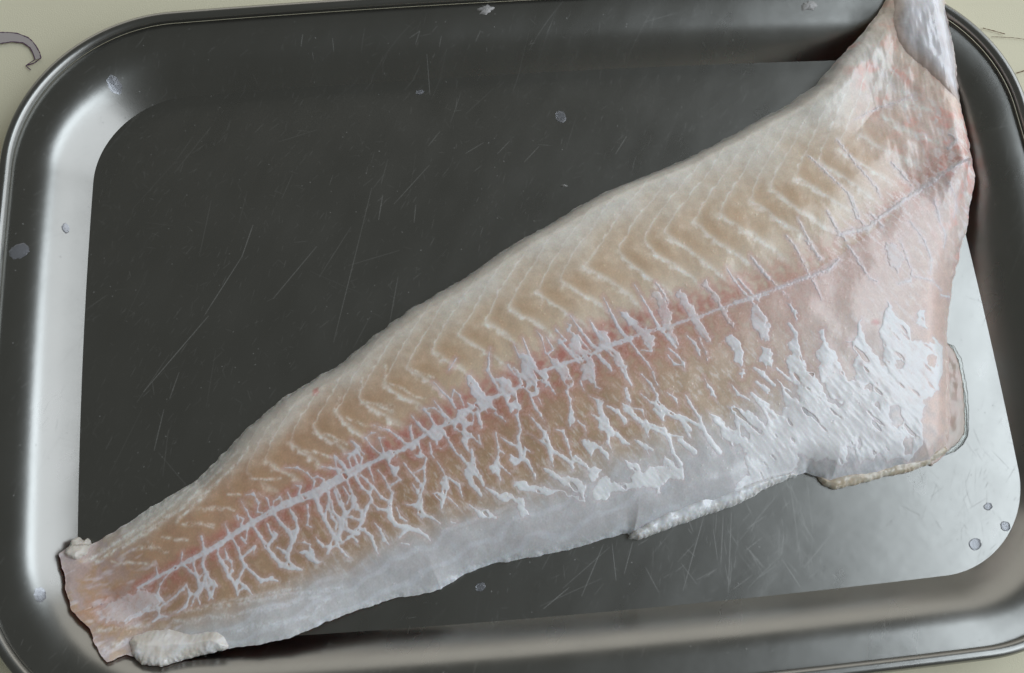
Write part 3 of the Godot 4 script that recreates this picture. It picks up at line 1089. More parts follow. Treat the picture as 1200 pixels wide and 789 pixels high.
func membrane_tail() -> void:
	patch([4.8,-10.4, 5.1,-7.6, 8.3,-6.1, 13.7,-6.6, 18.8,-7.0, 22.2,-7.4, 22.4,-10.1, 24.8,-11.7, 24.8,-13.8, 22.0,-14.2, 18.4,-14.5, 13.6,-13.9, 11.7,-15.1, 10.8,-14.2, 7.8,-12.7], 0.55)
	strand([19.1,-6.3,0.42, 26.2,-6.0,0.51, 32.4,-6.0,0.55, 37.6,-6.0,0.59, 42.8,-6.0,0.67, 49.0,-5.5,0.67], 1.00)
	strand([35.1,-5.6,0.34, 36.4,-8.9,0.38, 37.9,-11.8,0.38, 37.7,-15.1,0.34, 36.6,-16.7,0.29], 1.00)
	strand([42.9,-6.9,0.25, 41.1,-8.6,0.25, 40.6,-11.4,0.21, 38.6,-12.1,0.25], 1.00)
	strand([19.3,-14.5,0.25, 22.4,-15.2,0.42, 25.2,-14.9,0.34, 29.0,-14.2,0.34, 32.1,-13.2,0.42, 33.6,-12.6,0.25], 1.00)
	strand([33.6,-12.6,0.29, 33.6,-15.7,0.38, 35.7,-16.7,0.34, 39.5,-15.1,0.38, 41.3,-11.7,0.21], 1.00)
	strand([39.5,-15.1,0.42, 39.3,-18.5,0.42, 39.7,-20.4,0.21], 1.00)
	strand([35.7,-16.7,0.34, 35.2,-19.9,0.25], 1.00)
	strand([33.6,-15.7,0.34, 31.0,-18.6,0.42, 27.7,-19.1,0.25], 1.00)
	strand([22.4,-15.2,0.34, 22.2,-17.7,0.38, 19.5,-18.1,0.42], 1.00)
	strand([22.2,-17.7,0.29, 24.4,-18.8,0.17], 1.00)
	strand([11.7,-15.1,0.25, 13.5,-14.2,0.34, 16.7,-14.5,0.25, 20.4,-13.8,0.25], 1.00)
	strand([40.5,-15.7,0.34, 42.3,-17.4,0.25, 42.4,-15.3,0.17], 1.00)
	strand([30.5,-6.3,0.21, 26.1,-8.5,0.21, 24.2,-11.0,0.25, 24.8,-13.8,0.21], 1.00)
	strand([34.9,-5.1,0.34, 36.5,-2.4,0.17], 1.00)
	strand([43.0,-5.6,0.34, 43.8,-0.8,0.13], 1.00)
	strand([26.2,-6.0,0.34, 27.1,-2.9,0.13], 1.00)

func membrane_left() -> void:
	strand([36.9,-5.8,0.59, 43.0,-5.8,0.59, 48.4,-5.4,0.76, 55.0,-4.2,0.80, 60.4,-3.8,0.89, 66.7,-3.3,0.85, 73.0,-3.2,1.18, 78.1,-3.6,1.27, 83.2,-4.3,1.52, 86.9,-3.9,1.27, 92.5,-3.4,1.18, 98.5,-3.2,1.10], 1.00)
	strand([38.4,-6.6,0.34, 37.7,-12.3,0.25, 37.1,-15.9,0.34, 34.9,-16.9,0.34, 32.6,-19.2,0.25], 1.00)
	strand([42.2,-6.7,0.25, 40.7,-9.4,0.30, 40.9,-12.1,0.34, 38.6,-14.5,0.34, 37.1,-15.9,0.34], 1.00)
	strand([40.9,-12.1,0.34, 41.4,-15.0,0.34, 41.8,-16.9,0.25, 40.2,-18.7,0.34, 38.3,-20.0,0.25], 1.00)
	strand([41.4,-15.0,0.30, 39.2,-17.0,0.25], 1.00)
	strand([47.7,-5.9,0.34, 46.5,-8.0,0.25, 46.7,-10.7,0.59, 47.2,-13.5,0.59, 47.0,-16.0,0.51, 47.8,-19.0,0.42, 47.2,-22.6,0.34], 1.00)
	strand([49.2,-7.6,0.25, 48.8,-10.8,0.42, 49.5,-12.1,0.25, 48.7,-15.1,0.25, 47.0,-16.0,0.30], 1.00)
	strand([52.6,-5.7,0.34, 53.2,-9.5,0.38, 52.7,-12.8,0.38, 52.9,-15.4,0.38, 48.9,-18.7,0.42, 47.9,-19.9,0.34], 1.00)
	strand([52.7,-12.8,0.34, 56.1,-11.8,0.42, 58.2,-11.1,0.25, 56.9,-13.1,0.17], 1.00)
	strand([52.9,-15.4,0.38, 54.4,-18.8,0.38, 55.6,-22.0,0.59, 58.8,-22.7,0.59, 60.3,-24.3,0.25], 1.00)
	strand([48.9,-18.7,0.51, 50.6,-21.7,0.42, 51.5,-24.7,0.21], 1.00)
	strand([50.2,-21.5,0.42, 48.0,-21.7,0.34], 1.00)
	strand([55.3,-6.6,0.42, 56.0,-9.1,0.21], 1.00)
	strand([58.2,-4.9,0.30, 56.6,-7.7,0.25], 1.00)
	strand([60.1,-4.5,0.42, 60.9,-8.9,0.42, 61.4,-12.7,0.59, 62.3,-16.6,0.51, 63.4,-20.2,0.76, 65.7,-21.8,1.10, 68.5,-24.4,0.34], 1.00)
	strand([61.4,-12.7,0.51, 64.0,-11.8,0.42, 65.7,-10.8,0.51, 65.5,-9.4,0.25], 1.00)
	strand([64.6,-6.3,0.34, 64.5,-9.8,0.34, 65.1,-11.4,0.34], 1.00)
	strand([67.7,-4.2,0.51, 68.6,-8.3,0.51, 69.8,-11.5,0.59, 70.3,-14.4,0.76, 68.0,-16.8,0.59, 66.3,-18.6,0.59, 65.7,-20.9,0.68], 1.00)
	strand([70.3,-14.4,0.85, 72.7,-12.0,0.51, 73.6,-9.0,0.34, 73.3,-6.6,0.34], 1.00)
	strand([69.8,-11.5,0.42, 72.4,-12.8,0.42], 1.00)
	strand([64.5,-14.6,0.25, 65.8,-16.6,0.42, 66.6,-17.8,0.42], 1.00)
	strand([73.1,-5.1,0.34, 73.2,-8.8,0.42], 1.00)
	strand([71.3,-16.2,0.17, 73.1,-17.1,0.25, 74.2,-18.5,0.25], 1.00)
	strand([78.7,-6.5,0.34, 77.6,-10.0,0.25, 76.1,-12.4,0.21, 77.2,-13.8,0.21], 1.00)
	strand([82.3,-5.2,0.76, 81.8,-9.4,0.76, 82.0,-13.1,0.51, 82.2,-17.6,0.51, 83.0,-20.6,0.68, 82.2,-22.4,0.42, 80.0,-22.2,0.25, 78.0,-20.8,0.42, 77.2,-18.7,0.25, 77.0,-17.2,0.17], 1.00)
	strand([82.2,-22.4,0.42, 82.8,-24.9,0.34, 84.0,-28.1,0.17], 1.00)
	strand([80.0,-22.2,0.30, 78.5,-23.7,0.17], 1.00)
	strand([86.3,-5.3,0.42, 86.1,-8.9,0.34, 85.5,-12.1,0.34, 86.3,-15.2,0.51, 85.4,-18.3,0.59, 83.0,-20.6,0.59], 1.00)
	strand([82.0,-13.1,0.42, 84.3,-9.8,0.25], 1.00)
	strand([88.5,-6.4,0.42, 88.3,-10.8,0.34, 88.8,-13.8,0.34, 87.4,-15.7,0.42], 1.00)
	strand([91.7,-6.2,0.34, 92.2,-10.1,0.25, 90.5,-11.9,0.25], 1.00)
	strand([92.6,-11.2,0.42, 92.0,-13.5,0.34, 89.2,-14.8,0.42, 87.4,-15.7,0.42], 1.00)
	strand([93.3,-10.6,0.25, 93.1,-14.1,0.42, 93.2,-15.0,0.34], 1.00)
	strand([87.4,-15.7,0.42, 86.1,-18.6,0.34, 88.2,-21.0,0.51, 89.9,-22.2,0.51], 1.00)
	strand([87.7,-22.0,0.34, 88.5,-24.2,0.42], 1.00)
	strand([43.2,-5.4,0.25, 44.0,-0.6,0.13], 1.00)
	strand([52.1,-3.7,0.42, 52.3,-0.3,0.17], 1.00)
	strand([60.3,-2.8,0.42, 60.2,0.8,0.21, 59.9,4.0,0.13], 1.00)
	strand([63.3,-1.2,0.25, 64.7,1.2,0.25, 64.4,4.5,0.34, 62.1,5.2,0.13], 1.00)
	strand([63.1,-1.5,0.25, 64.5,-2.2,0.13], 1.00)
	strand([57.0,-2.5,0.42, 58.3,-1.4,0.17, 56.9,0.2,0.25, 56.7,-1.1,0.17], 1.00)
	strand([67.9,-2.6,0.25, 69.3,-0.5,0.17, 71.6,-0.3,0.30, 71.6,-2.2,0.21, 70.4,-2.9,0.17], 1.00)
	strand([67.4,-1.8,0.25, 67.8,1.1,0.17, 66.2,3.6,0.08], 1.00)
	strand([74.5,-2.7,0.42, 74.6,0.4,0.13], 1.00)
	strand([77.5,-1.9,0.34, 79.2,-0.1,0.30, 77.6,1.2,0.17], 1.00)
	strand([81.9,-3.2,0.34, 83.9,-0.6,0.25, 82.9,3.1,0.25, 80.6,6.0,0.21, 77.0,7.8,0.17], 1.00)
	strand([86.2,-3.5,0.34, 86.8,-1.1,0.21, 85.3,0.6,0.17, 84.1,0.7,0.30], 1.00)
	strand([93.6,-3.0,0.42, 92.8,-0.8,0.42, 90.2,1.3,0.34, 88.1,2.8,0.13], 1.00)
	strand([95.0,-2.8,0.42, 94.5,1.0,0.34, 93.3,4.3,0.13], 1.00)
	strand([98.9,-2.5,0.34, 99.0,2.0,0.34, 96.4,3.3,0.21], 1.00)
	strand([96.5,1.4,0.21, 101.6,3.5,0.25, 100.2,6.4,0.13], 1.00)
	patch([68.9,-18.5, 72.8,-19.6, 74.9,-18.0, 74.7,-21.4, 76.4,-25.3, 73.9,-24.9, 72.3,-23.7, 70.8,-21.2], 1.00)

func membrane_middle() -> void:
	strand([86.3,-3.0,1.01, 91.6,-3.3,1.27, 98.0,-2.9,1.18, 102.4,-3.2,0.68, 107.0,-3.2,0.68, 114.8,-3.9,0.59, 122.7,-2.7,0.59, 131.9,-2.6,0.59, 137.3,-2.9,0.59], 1.00)
	strand([93.6,-3.9,0.34, 93.4,-8.3,0.34, 93.5,-12.0,0.42, 91.8,-13.8,0.34, 93.8,-16.2,0.42, 92.7,-18.7,0.51], 1.00)
	strand([89.3,-5.4,0.34, 89.4,-8.2,0.25, 89.2,-11.6,0.34, 88.9,-14.2,0.42, 87.2,-16.0,0.51, 85.9,-18.0,0.34, 83.8,-20.5,0.34, 83.9,-22.3,0.42], 1.00)
	strand([86.8,-6.0,0.25, 84.8,-9.5,0.34, 84.3,-13.7,0.42, 85.1,-15.8,0.34, 82.7,-19.1,0.25, 79.6,-22.0,0.34, 77.9,-23.7,0.25], 1.00)
	strand([82.1,-12.6,0.25, 82.3,-18.0,0.34], 1.00)
	strand([96.6,-4.0,0.59, 97.0,-9.2,0.42, 98.5,-11.8,0.42, 98.3,-14.3,0.42, 95.8,-15.8,0.51, 93.0,-18.9,0.59, 89.6,-21.6,0.51], 1.00)
	strand([89.9,-20.8,0.42, 92.1,-21.9,0.51, 93.3,-25.1,0.51, 93.0,-28.5,0.42, 92.9,-30.7,0.21], 1.00)
	strand([88.3,-15.6,0.34, 90.1,-16.5,0.38, 91.9,-18.3,0.38], 1.00)
	strand([98.3,-5.3,0.34, 99.5,-7.7,0.34, 100.3,-10.8,0.42, 98.9,-11.9,0.34], 1.00)
	strand([87.8,-16.7,0.42, 87.3,-19.6,0.42, 89.4,-21.9,0.42], 1.00)
	strand([84.2,-22.5,0.34, 86.7,-21.9,0.34, 89.4,-21.9,0.34], 1.00)
	strand([101.9,-4.4,0.42, 101.4,-9.5,0.25], 1.00)
	strand([104.2,-6.4,0.25, 105.0,-9.5,0.25, 105.1,-13.2,0.34, 105.3,-15.5,0.34, 103.4,-17.7,0.59, 102.1,-19.7,0.85, 101.4,-22.1,0.85, 101.9,-24.9,0.59, 104.8,-27.3,0.93, 107.6,-30.0,0.51], 1.00)
	strand([100.7,-11.0,0.34, 101.5,-15.0,0.34, 102.7,-16.5,0.42], 1.00)
	strand([97.9,-15.0,0.25, 98.9,-17.8,0.34, 101.3,-19.4,0.42], 1.00)
	strand([106.2,-12.8,0.51, 109.1,-12.4,0.25], 1.00)
	strand([104.6,-20.1,0.25, 104.3,-23.5,0.25, 105.7,-25.5,0.34], 1.00)
	strand([104.5,-28.0,0.76, 101.3,-29.1,0.34], 1.00)
	strand([107.8,-29.6,0.68, 109.5,-32.6,0.34, 109.9,-34.6,0.17], 1.00)
	strand([96.0,-21.2,0.21, 96.8,-24.2,0.34, 96.6,-27.6,0.51, 97.3,-29.8,0.25], 1.00)
	strand([108.4,-9.9,0.34, 109.8,-12.8,0.17], 1.00)
	strand([112.9,-8.0,0.25, 113.6,-11.5,0.25, 114.6,-15.1,0.34, 115.0,-17.1,0.34, 112.9,-18.8,0.34, 112.6,-15.5,0.17], 1.00)
	strand([114.9,-12.6,0.21, 118.2,-12.4,0.25, 120.3,-9.8,0.25], 1.00)
	strand([118.2,-12.4,0.34, 116.8,-16.2,0.34, 112.9,-20.6,0.42, 111.2,-22.4,0.68, 111.6,-26.2,0.59, 113.5,-28.0,0.38, 115.2,-31.0,0.17], 1.00)
	strand([123.5,-5.8,0.34, 122.5,-9.0,0.25, 122.5,-10.9,0.21], 1.00)
	strand([122.9,-12.0,0.21, 123.4,-15.8,0.21, 123.4,-18.5,0.34, 122.0,-21.4,0.68, 119.9,-24.0,0.68, 117.6,-26.9,0.21], 1.00)
	strand([124.2,-18.9,0.34, 126.1,-22.5,0.42, 125.6,-26.3,0.13], 1.00)
	strand([121.4,-24.7,0.34, 123.0,-29.0,0.13], 1.00)
	strand([129.5,-9.7,0.42, 129.9,-12.7,0.25, 131.1,-15.9,0.17, 131.9,-18.1,0.25, 130.1,-20.0,0.42, 130.5,-22.9,0.59, 130.9,-25.8,0.42, 131.4,-28.7,0.17], 1.00)
	strand([134.8,-16.8,0.25, 132.6,-20.3,0.51, 132.7,-22.1,0.34, 133.5,-25.2,0.21, 133.3,-26.5,0.13], 1.00)
	strand([133.5,-9.9,0.34, 134.0,-12.8,0.34, 133.8,-14.1,0.17], 1.00)
	strand([137.3,-10.7,0.34, 138.2,-13.5,0.21], 1.00)
	strand([142.2,-3.4,0.51, 141.3,-7.2,0.25, 140.9,-8.9,0.17], 1.00)
	strand([133.9,-27.2,0.34, 135.7,-30.3,0.59], 1.00)
	strand([126.6,-29.9,0.25, 128.2,-33.3,0.42, 129.0,-35.5,0.25], 1.00)
	strand([130.4,-34.4,0.59, 132.4,-37.2,0.51], 1.00)
	strand([118.7,-32.3,0.34, 120.0,-33.3,0.17], 1.00)
	strand([101.2,-31.2,0.34, 103.2,-32.6,0.25], 1.00)
	strand([92.0,-2.2,0.42, 92.9,3.7,0.13], 1.00)
	strand([94.9,-1.8,0.42, 94.1,1.3,0.34, 93.1,4.0,0.13], 1.00)
	strand([96.7,-1.8,0.34, 97.0,1.7,0.17, 100.6,2.7,0.38, 101.0,-0.3,0.30, 99.7,-2.3,0.25], 1.00)
	strand([102.3,0.5,0.25, 100.3,6.0,0.17], 1.00)
	strand([107.3,-2.4,0.34, 105.5,1.6,0.21, 104.9,5.1,0.13, 107.4,5.7,0.21, 108.9,5.0,0.13], 1.00)
	strand([108.4,-2.0,0.34, 109.0,3.1,0.17, 110.5,2.4,0.13], 1.00)
	strand([116.5,-3.3,0.51, 114.9,0.3,0.38, 113.0,3.9,0.21, 109.2,7.6,0.13], 1.00)
	strand([118.8,-2.1,0.51, 119.7,1.6,0.34, 120.4,2.2,0.21], 1.00)
	strand([123.4,-1.1,0.59, 122.6,2.0,0.42, 121.8,5.1,0.13], 1.00)
	strand([127.3,-0.7,0.42, 127.2,3.0,0.34, 126.4,5.2,0.30, 129.6,4.1,0.25, 131.5,0.5,0.30, 131.0,-2.6,0.34], 1.00)
	strand([132.5,-1.4,0.42, 131.5,2.3,0.25, 130.7,6.4,0.13], 1.00)
	strand([136.0,1.1,0.51, 135.9,3.9,0.38, 134.7,7.2,0.30, 133.3,12.0,0.13], 1.00)
	strand([139.0,0.6,0.34, 139.3,4.1,0.25, 138.1,6.5,0.21, 135.9,3.9,0.21], 1.00)
	strand([141.6,-1.7,0.42, 140.5,0.8,0.21], 1.00)
	strand([143.6,16.0,0.21, 139.5,13.3,0.13], 1.00)
	strand([151.8,2.8,0.34, 151.8,7.8,0.21, 153.5,11.2,0.13], 1.00)
	patch([107.8,-2.2, 110.9,-1.5, 111.9,-4.3, 111.5,-7.2, 109.9,-9.7, 108.3,-10.2, 107.8,-6.4], 1.00)
	patch([116.5,-3.3, 119.2,-2.3, 120.7,-4.0, 120.6,-7.2, 120.5,-9.4, 118.1,-10.5, 117.1,-7.8, 116.7,-5.7], 1.00)
	patch([123.4,-0.2, 125.1,-1.5, 127.3,-0.7, 129.5,-2.8, 130.1,-5.4, 129.7,-9.3, 125.8,-9.7, 124.8,-7.0, 124.2,-5.3, 123.5,-3.0], 1.00)
	patch([132.3,-1.8, 134.2,-1.8, 136.2,0.5, 138.6,-0.2, 141.1,-2.8, 139.8,-6.4, 137.2,-8.9, 137.3,-10.7, 134.5,-11.7, 133.5,-8.0, 132.4,-5.6], 1.00)
	patch([143.9,8.8, 145.6,9.4, 146.6,6.7, 146.5,2.5, 148.4,-1.2, 148.4,-4.1, 147.1,-5.8, 143.9,-4.7, 142.2,-3.4, 143.3,0.8], 1.00)
	patch([107.5,-19.7, 111.5,-21.7, 113.7,-20.9, 113.0,-23.3, 112.7,-25.8, 110.9,-26.7, 109.9,-28.9, 109.9,-27.1, 109.7,-23.5], 1.00)
	patch([117.1,-20.4, 119.5,-22.0, 120.6,-20.7, 121.9,-16.9, 123.4,-18.5, 122.1,-23.2, 120.7,-24.3, 118.2,-26.7, 117.7,-23.8], 1.00)
	patch([130.0,-19.1, 134.1,-17.4, 133.0,-20.5, 131.6,-21.6, 130.9,-24.0, 129.8,-22.5], 1.00)
	patch([137.5,-21.7, 139.8,-22.0, 138.3,-24.9], 1.00)
	opening([110.8,-5.1, 111.4,-6.1, 111.1,-7.3, 109.9,-7.4, 109.2,-6.2, 109.9,-5.1])
	opening([118.8,-5.2, 119.6,-6.3, 118.8,-7.4, 117.7,-7.2, 117.3,-5.9])
	opening([127.9,-6.0, 128.8,-7.6, 128.4,-9.0, 126.6,-9.0, 125.5,-7.6, 126.0,-6.3])
	opening([139.1,-3.5, 139.7,-4.5, 139.0,-5.3, 137.8,-4.7, 137.9,-3.6])
	opening([135.0,-4.5, 135.8,-5.6, 135.1,-6.7, 133.9,-6.3, 133.5,-5.0])
	opening([137.6,-7.2, 138.2,-8.0, 137.9,-8.7, 136.5,-8.2, 136.5,-7.3])

func membrane_centre() -> void:
	patch([142.9,7.1, 144.8,9.0, 146.3,8.3, 146.4,3.6, 148.3,-1.1, 148.5,-5.4, 147.6,-7.3, 145.2,-5.7, 143.3,-2.8, 143.4,0.4], 1.00)
	patch([152.8,4.3, 155.1,4.1, 157.0,1.3, 157.0,-3.4, 155.9,-9.5, 153.4,-10.6, 151.9,-8.0, 152.1,-2.9, 152.1,0.9], 1.00)
	patch([158.6,6.6, 160.8,2.3, 163.8,7.4, 166.1,8.2, 167.7,3.8, 167.8,0.4, 169.7,-2.5, 167.6,-5.8, 164.6,-6.2, 162.8,-7.7, 160.4,-7.9, 159.6,-4.7, 159.3,-0.7, 159.3,3.1], 1.00)
	patch([171.5,4.8, 174.6,5.2, 175.0,1.2, 176.1,-2.2, 176.0,-6.0, 176.0,-9.8, 173.1,-10.8, 172.5,-6.3, 172.2,-2.3, 171.5,1.9], 0.80)
	patch([179.2,2.1, 183.0,7.8, 184.6,5.2, 184.2,0.6, 186.1,-3.2, 184.8,-8.4, 181.9,-13.2, 180.2,-10.9, 179.2,-9.0, 181.1,-2.7, 179.9,-0.2], 0.85)
	patch([188.9,-0.6, 192.4,3.5, 194.4,2.5, 193.9,-2.1, 194.5,-7.3, 194.1,-11.9, 192.7,-11.7, 191.4,-7.7, 190.5,-3.9], 0.75)
	patch([129.8,-19.3, 134.0,-16.3, 134.0,-18.1, 132.3,-20.9, 130.1,-22.5], 1.00)
	patch([137.6,-21.2, 141.5,-19.9, 140.8,-22.3, 141.0,-24.7, 139.3,-25.2, 138.8,-27.2, 138.2,-24.7], 1.00)
	patch([144.8,-20.6, 148.6,-23.4, 150.7,-19.9, 151.9,-21.3, 153.0,-23.7, 151.7,-23.5, 151.3,-22.4, 149.7,-24.8, 147.1,-25.4, 145.6,-25.6], 1.00)
	patch([154.1,-16.9, 157.3,-20.8, 159.0,-21.1, 161.2,-17.6, 160.1,-22.6, 159.8,-25.2, 161.0,-28.4, 159.6,-26.4, 157.9,-27.9, 157.9,-24.3], 1.00)
	patch([168.0,-20.0, 170.6,-16.6, 171.0,-19.6, 171.0,-21.4, 168.8,-22.2], 1.00)
	patch([175.4,-20.3, 178.4,-22.7, 180.1,-18.4, 182.1,-18.4, 180.5,-22.3, 180.9,-28.0, 180.6,-30.6, 178.7,-29.7, 177.2,-31.7, 177.9,-26.6, 176.7,-23.2], 1.00)
	patch([169.0,-27.3, 170.9,-27.3, 171.7,-29.5, 173.8,-31.0, 174.1,-32.1, 170.8,-33.2, 169.8,-33.2, 169.6,-29.9], 1.00)
	opening([146.8,-5.1, 147.6,-5.9, 146.6,-6.5, 145.4,-5.5, 145.5,-4.9])
	opening([154.7,-4.2, 154.9,-5.1, 154.2,-5.6, 153.7,-4.8])
	opening([154.4,-8.2, 154.7,-9.1, 153.7,-9.5, 153.3,-8.7])
	opening([162.3,-3.2, 162.9,-4.2, 162.0,-5.2, 160.8,-4.6, 161.2,-3.4])
	opening([165.9,-3.8, 166.6,-4.9, 165.8,-5.6, 164.4,-5.0, 164.7,-4.0])
	opening([174.5,3.7, 175.3,2.4, 174.6,1.2, 173.0,1.8, 172.9,3.2])
	opening([174.5,-7.4, 175.0,-8.4, 174.0,-8.8, 173.5,-8.0])
	opening([182.9,-2.9, 183.2,-4.1, 182.4,-4.7, 181.5,-3.7])
	strand([137.1,-1.2,0.59, 142.7,-1.1,0.59, 147.4,-1.1,0.68, 150.4,-1.6,0.59, 159.1,-2.1,0.59, 169.2,-0.8,0.59, 176.5,-1.4,0.51, 183.4,-2.9,0.51, 190.4,-2.4,0.59, 196.6,-3.4,0.59, 200.8,-3.9,0.59], 1.00)
	strand([142.0,-3.6,0.51, 141.6,-7.2,0.34, 141.3,-8.9,0.17], 1.00)
	strand([147.4,-6.8,0.42, 148.7,-8.8,0.21, 149.3,-10.5,0.13], 1.00)
	strand([133.9,-9.9,0.59, 133.6,-13.4,0.21], 1.00)
	strand([139.1,-10.6,0.34, 138.4,-13.9,0.17], 1.00)
	strand([135.1,-14.1,0.42, 132.9,-18.5,0.42, 130.0,-20.7,0.59, 129.8,-24.2,0.42, 131.3,-28.5,0.17], 1.00)
	strand([133.3,-18.7,0.51, 133.8,-23.4,0.25, 133.5,-26.0,0.17], 1.00)
	strand([131.0,-14.0,0.25, 131.5,-17.8,0.34], 1.00)
	strand([144.7,-12.4,0.25, 143.3,-17.2,0.21, 141.8,-20.1,0.25, 139.7,-23.6,0.59, 139.2,-27.4,0.21], 1.00)
	strand([140.9,-21.9,0.34, 143.1,-27.0,0.17], 1.00)
	strand([143.3,-18.1,0.34, 144.2,-19.9,0.17], 1.00)
	strand([153.6,-10.3,0.42, 152.9,-13.6,0.34, 152.5,-15.3,0.34, 150.7,-17.1,0.42, 149.6,-21.2,0.68, 148.9,-23.6,0.76, 150.1,-25.9,0.59, 150.2,-30.5,0.25, 149.8,-32.1,0.13], 1.00)
	strand([145.5,-14.6,0.17, 147.6,-17.9,0.34, 149.6,-20.3,0.42], 1.00)
	strand([160.4,-7.9,0.42, 160.4,-10.8,0.42, 160.8,-13.7,0.25, 161.0,-16.1,0.13], 1.00)
	strand([162.7,-8.1,0.21, 162.7,-10.9,0.17], 1.00)
	strand([157.4,-12.1,0.17, 158.5,-16.3,0.34, 159.3,-19.5,0.51, 158.6,-21.9,0.76, 158.7,-25.5,0.68, 157.6,-28.6,0.34, 157.2,-30.7,0.13], 1.00)
	strand([159.2,-26.3,0.42, 161.9,-30.3,0.34, 162.9,-33.9,0.25], 1.00)
	strand([163.1,-20.4,0.21, 165.2,-21.8,0.34, 165.0,-25.0,0.34, 164.3,-29.2,0.21, 164.0,-31.7,0.34, 166.3,-34.6,0.42], 1.00)
	strand([168.0,-5.0,0.34, 168.3,-8.0,0.25, 168.5,-9.5,0.13], 1.00)
	strand([172.3,-10.4,0.42, 172.3,-13.2,0.25, 171.0,-15.9,0.25, 171.0,-17.7,0.25, 169.1,-19.6,0.42, 168.2,-21.4,0.34], 1.00)
	strand([171.2,-21.1,0.34, 172.4,-23.5,0.21, 172.4,-25.3,0.17], 1.00)
	strand([178.1,-9.4,0.42, 177.9,-12.6,0.17], 1.00)
	strand([181.9,-13.2,0.34, 183.0,-14.6,0.13], 1.00)
	strand([178.8,-15.4,0.13, 180.5,-17.7,0.34, 179.8,-21.0,0.42, 179.4,-25.5,0.68, 179.4,-29.1,0.59, 177.2,-31.7,0.34, 177.2,-35.4,0.13], 1.00)
	strand([179.4,-29.1,0.42, 181.3,-31.0,0.34, 182.5,-34.3,0.34, 183.5,-35.2,0.13], 1.00)
	strand([182.6,-21.0,0.17, 184.9,-23.9,0.51, 185.7,-28.0,0.42, 185.0,-28.6,0.17], 1.00)
	strand([192.7,-11.7,0.42, 192.9,-15.1,0.25, 193.3,-18.1,0.25], 1.00)
	strand([191.3,-18.1,0.21, 190.5,-22.4,0.34], 1.00)
	strand([187.6,-22.4,0.25, 189.4,-25.6,0.68], 1.00)
	strand([187.2,-2.8,0.42, 188.3,-7.2,0.34, 189.4,-10.6,0.17], 1.00)
	strand([174.1,-32.1,0.51, 174.9,-37.0,0.21], 1.00)
	strand([158.4,6.2,0.34, 159.1,2.7,0.34], 1.00)
	strand([153.4,10.4,0.17, 151.2,7.8,0.21, 151.7,3.9,0.34, 152.1,-1.0,0.34], 1.00)
	strand([155.7,14.1,0.08, 153.4,11.4,0.13], 1.00)
	strand([163.0,6.9,0.34, 163.3,11.4,0.08], 1.00)
	strand([166.5,6.2,0.42, 167.1,12.4,0.13], 1.00)
	strand([171.9,4.6,0.25, 173.0,9.7,0.21, 172.5,12.7,0.13], 1.00)
	strand([174.9,5.0,0.34, 174.3,9.5,0.17], 1.00)
	strand([177.6,5.7,0.42, 180.0,5.5,0.34, 178.7,9.8,0.17, 178.7,10.7,0.13], 1.00)
	strand([178.0,6.4,0.51, 179.6,0.9,0.51, 180.7,-3.5,0.42], 1.00)
	strand([182.3,8.2,0.59, 183.8,9.3,0.25, 183.0,10.6,0.17], 1.00)
	strand([184.6,5.2,0.34, 185.0,2.2,0.34, 186.1,-1.3,0.34], 1.00)
	strand([185.3,12.4,0.13, 186.2,6.4,0.42, 187.7,-0.1,0.51, 189.2,-2.8,0.42], 1.00)
	strand([190.8,8.0,0.25, 190.9,4.2,0.51, 191.2,1.1,0.51], 1.00)
	strand([198.7,6.2,0.34, 198.7,0.5,0.34, 199.3,-3.7,0.51], 1.00)
	strand([202.2,4.6,0.85, 203.9,1.9,0.85], 1.00)

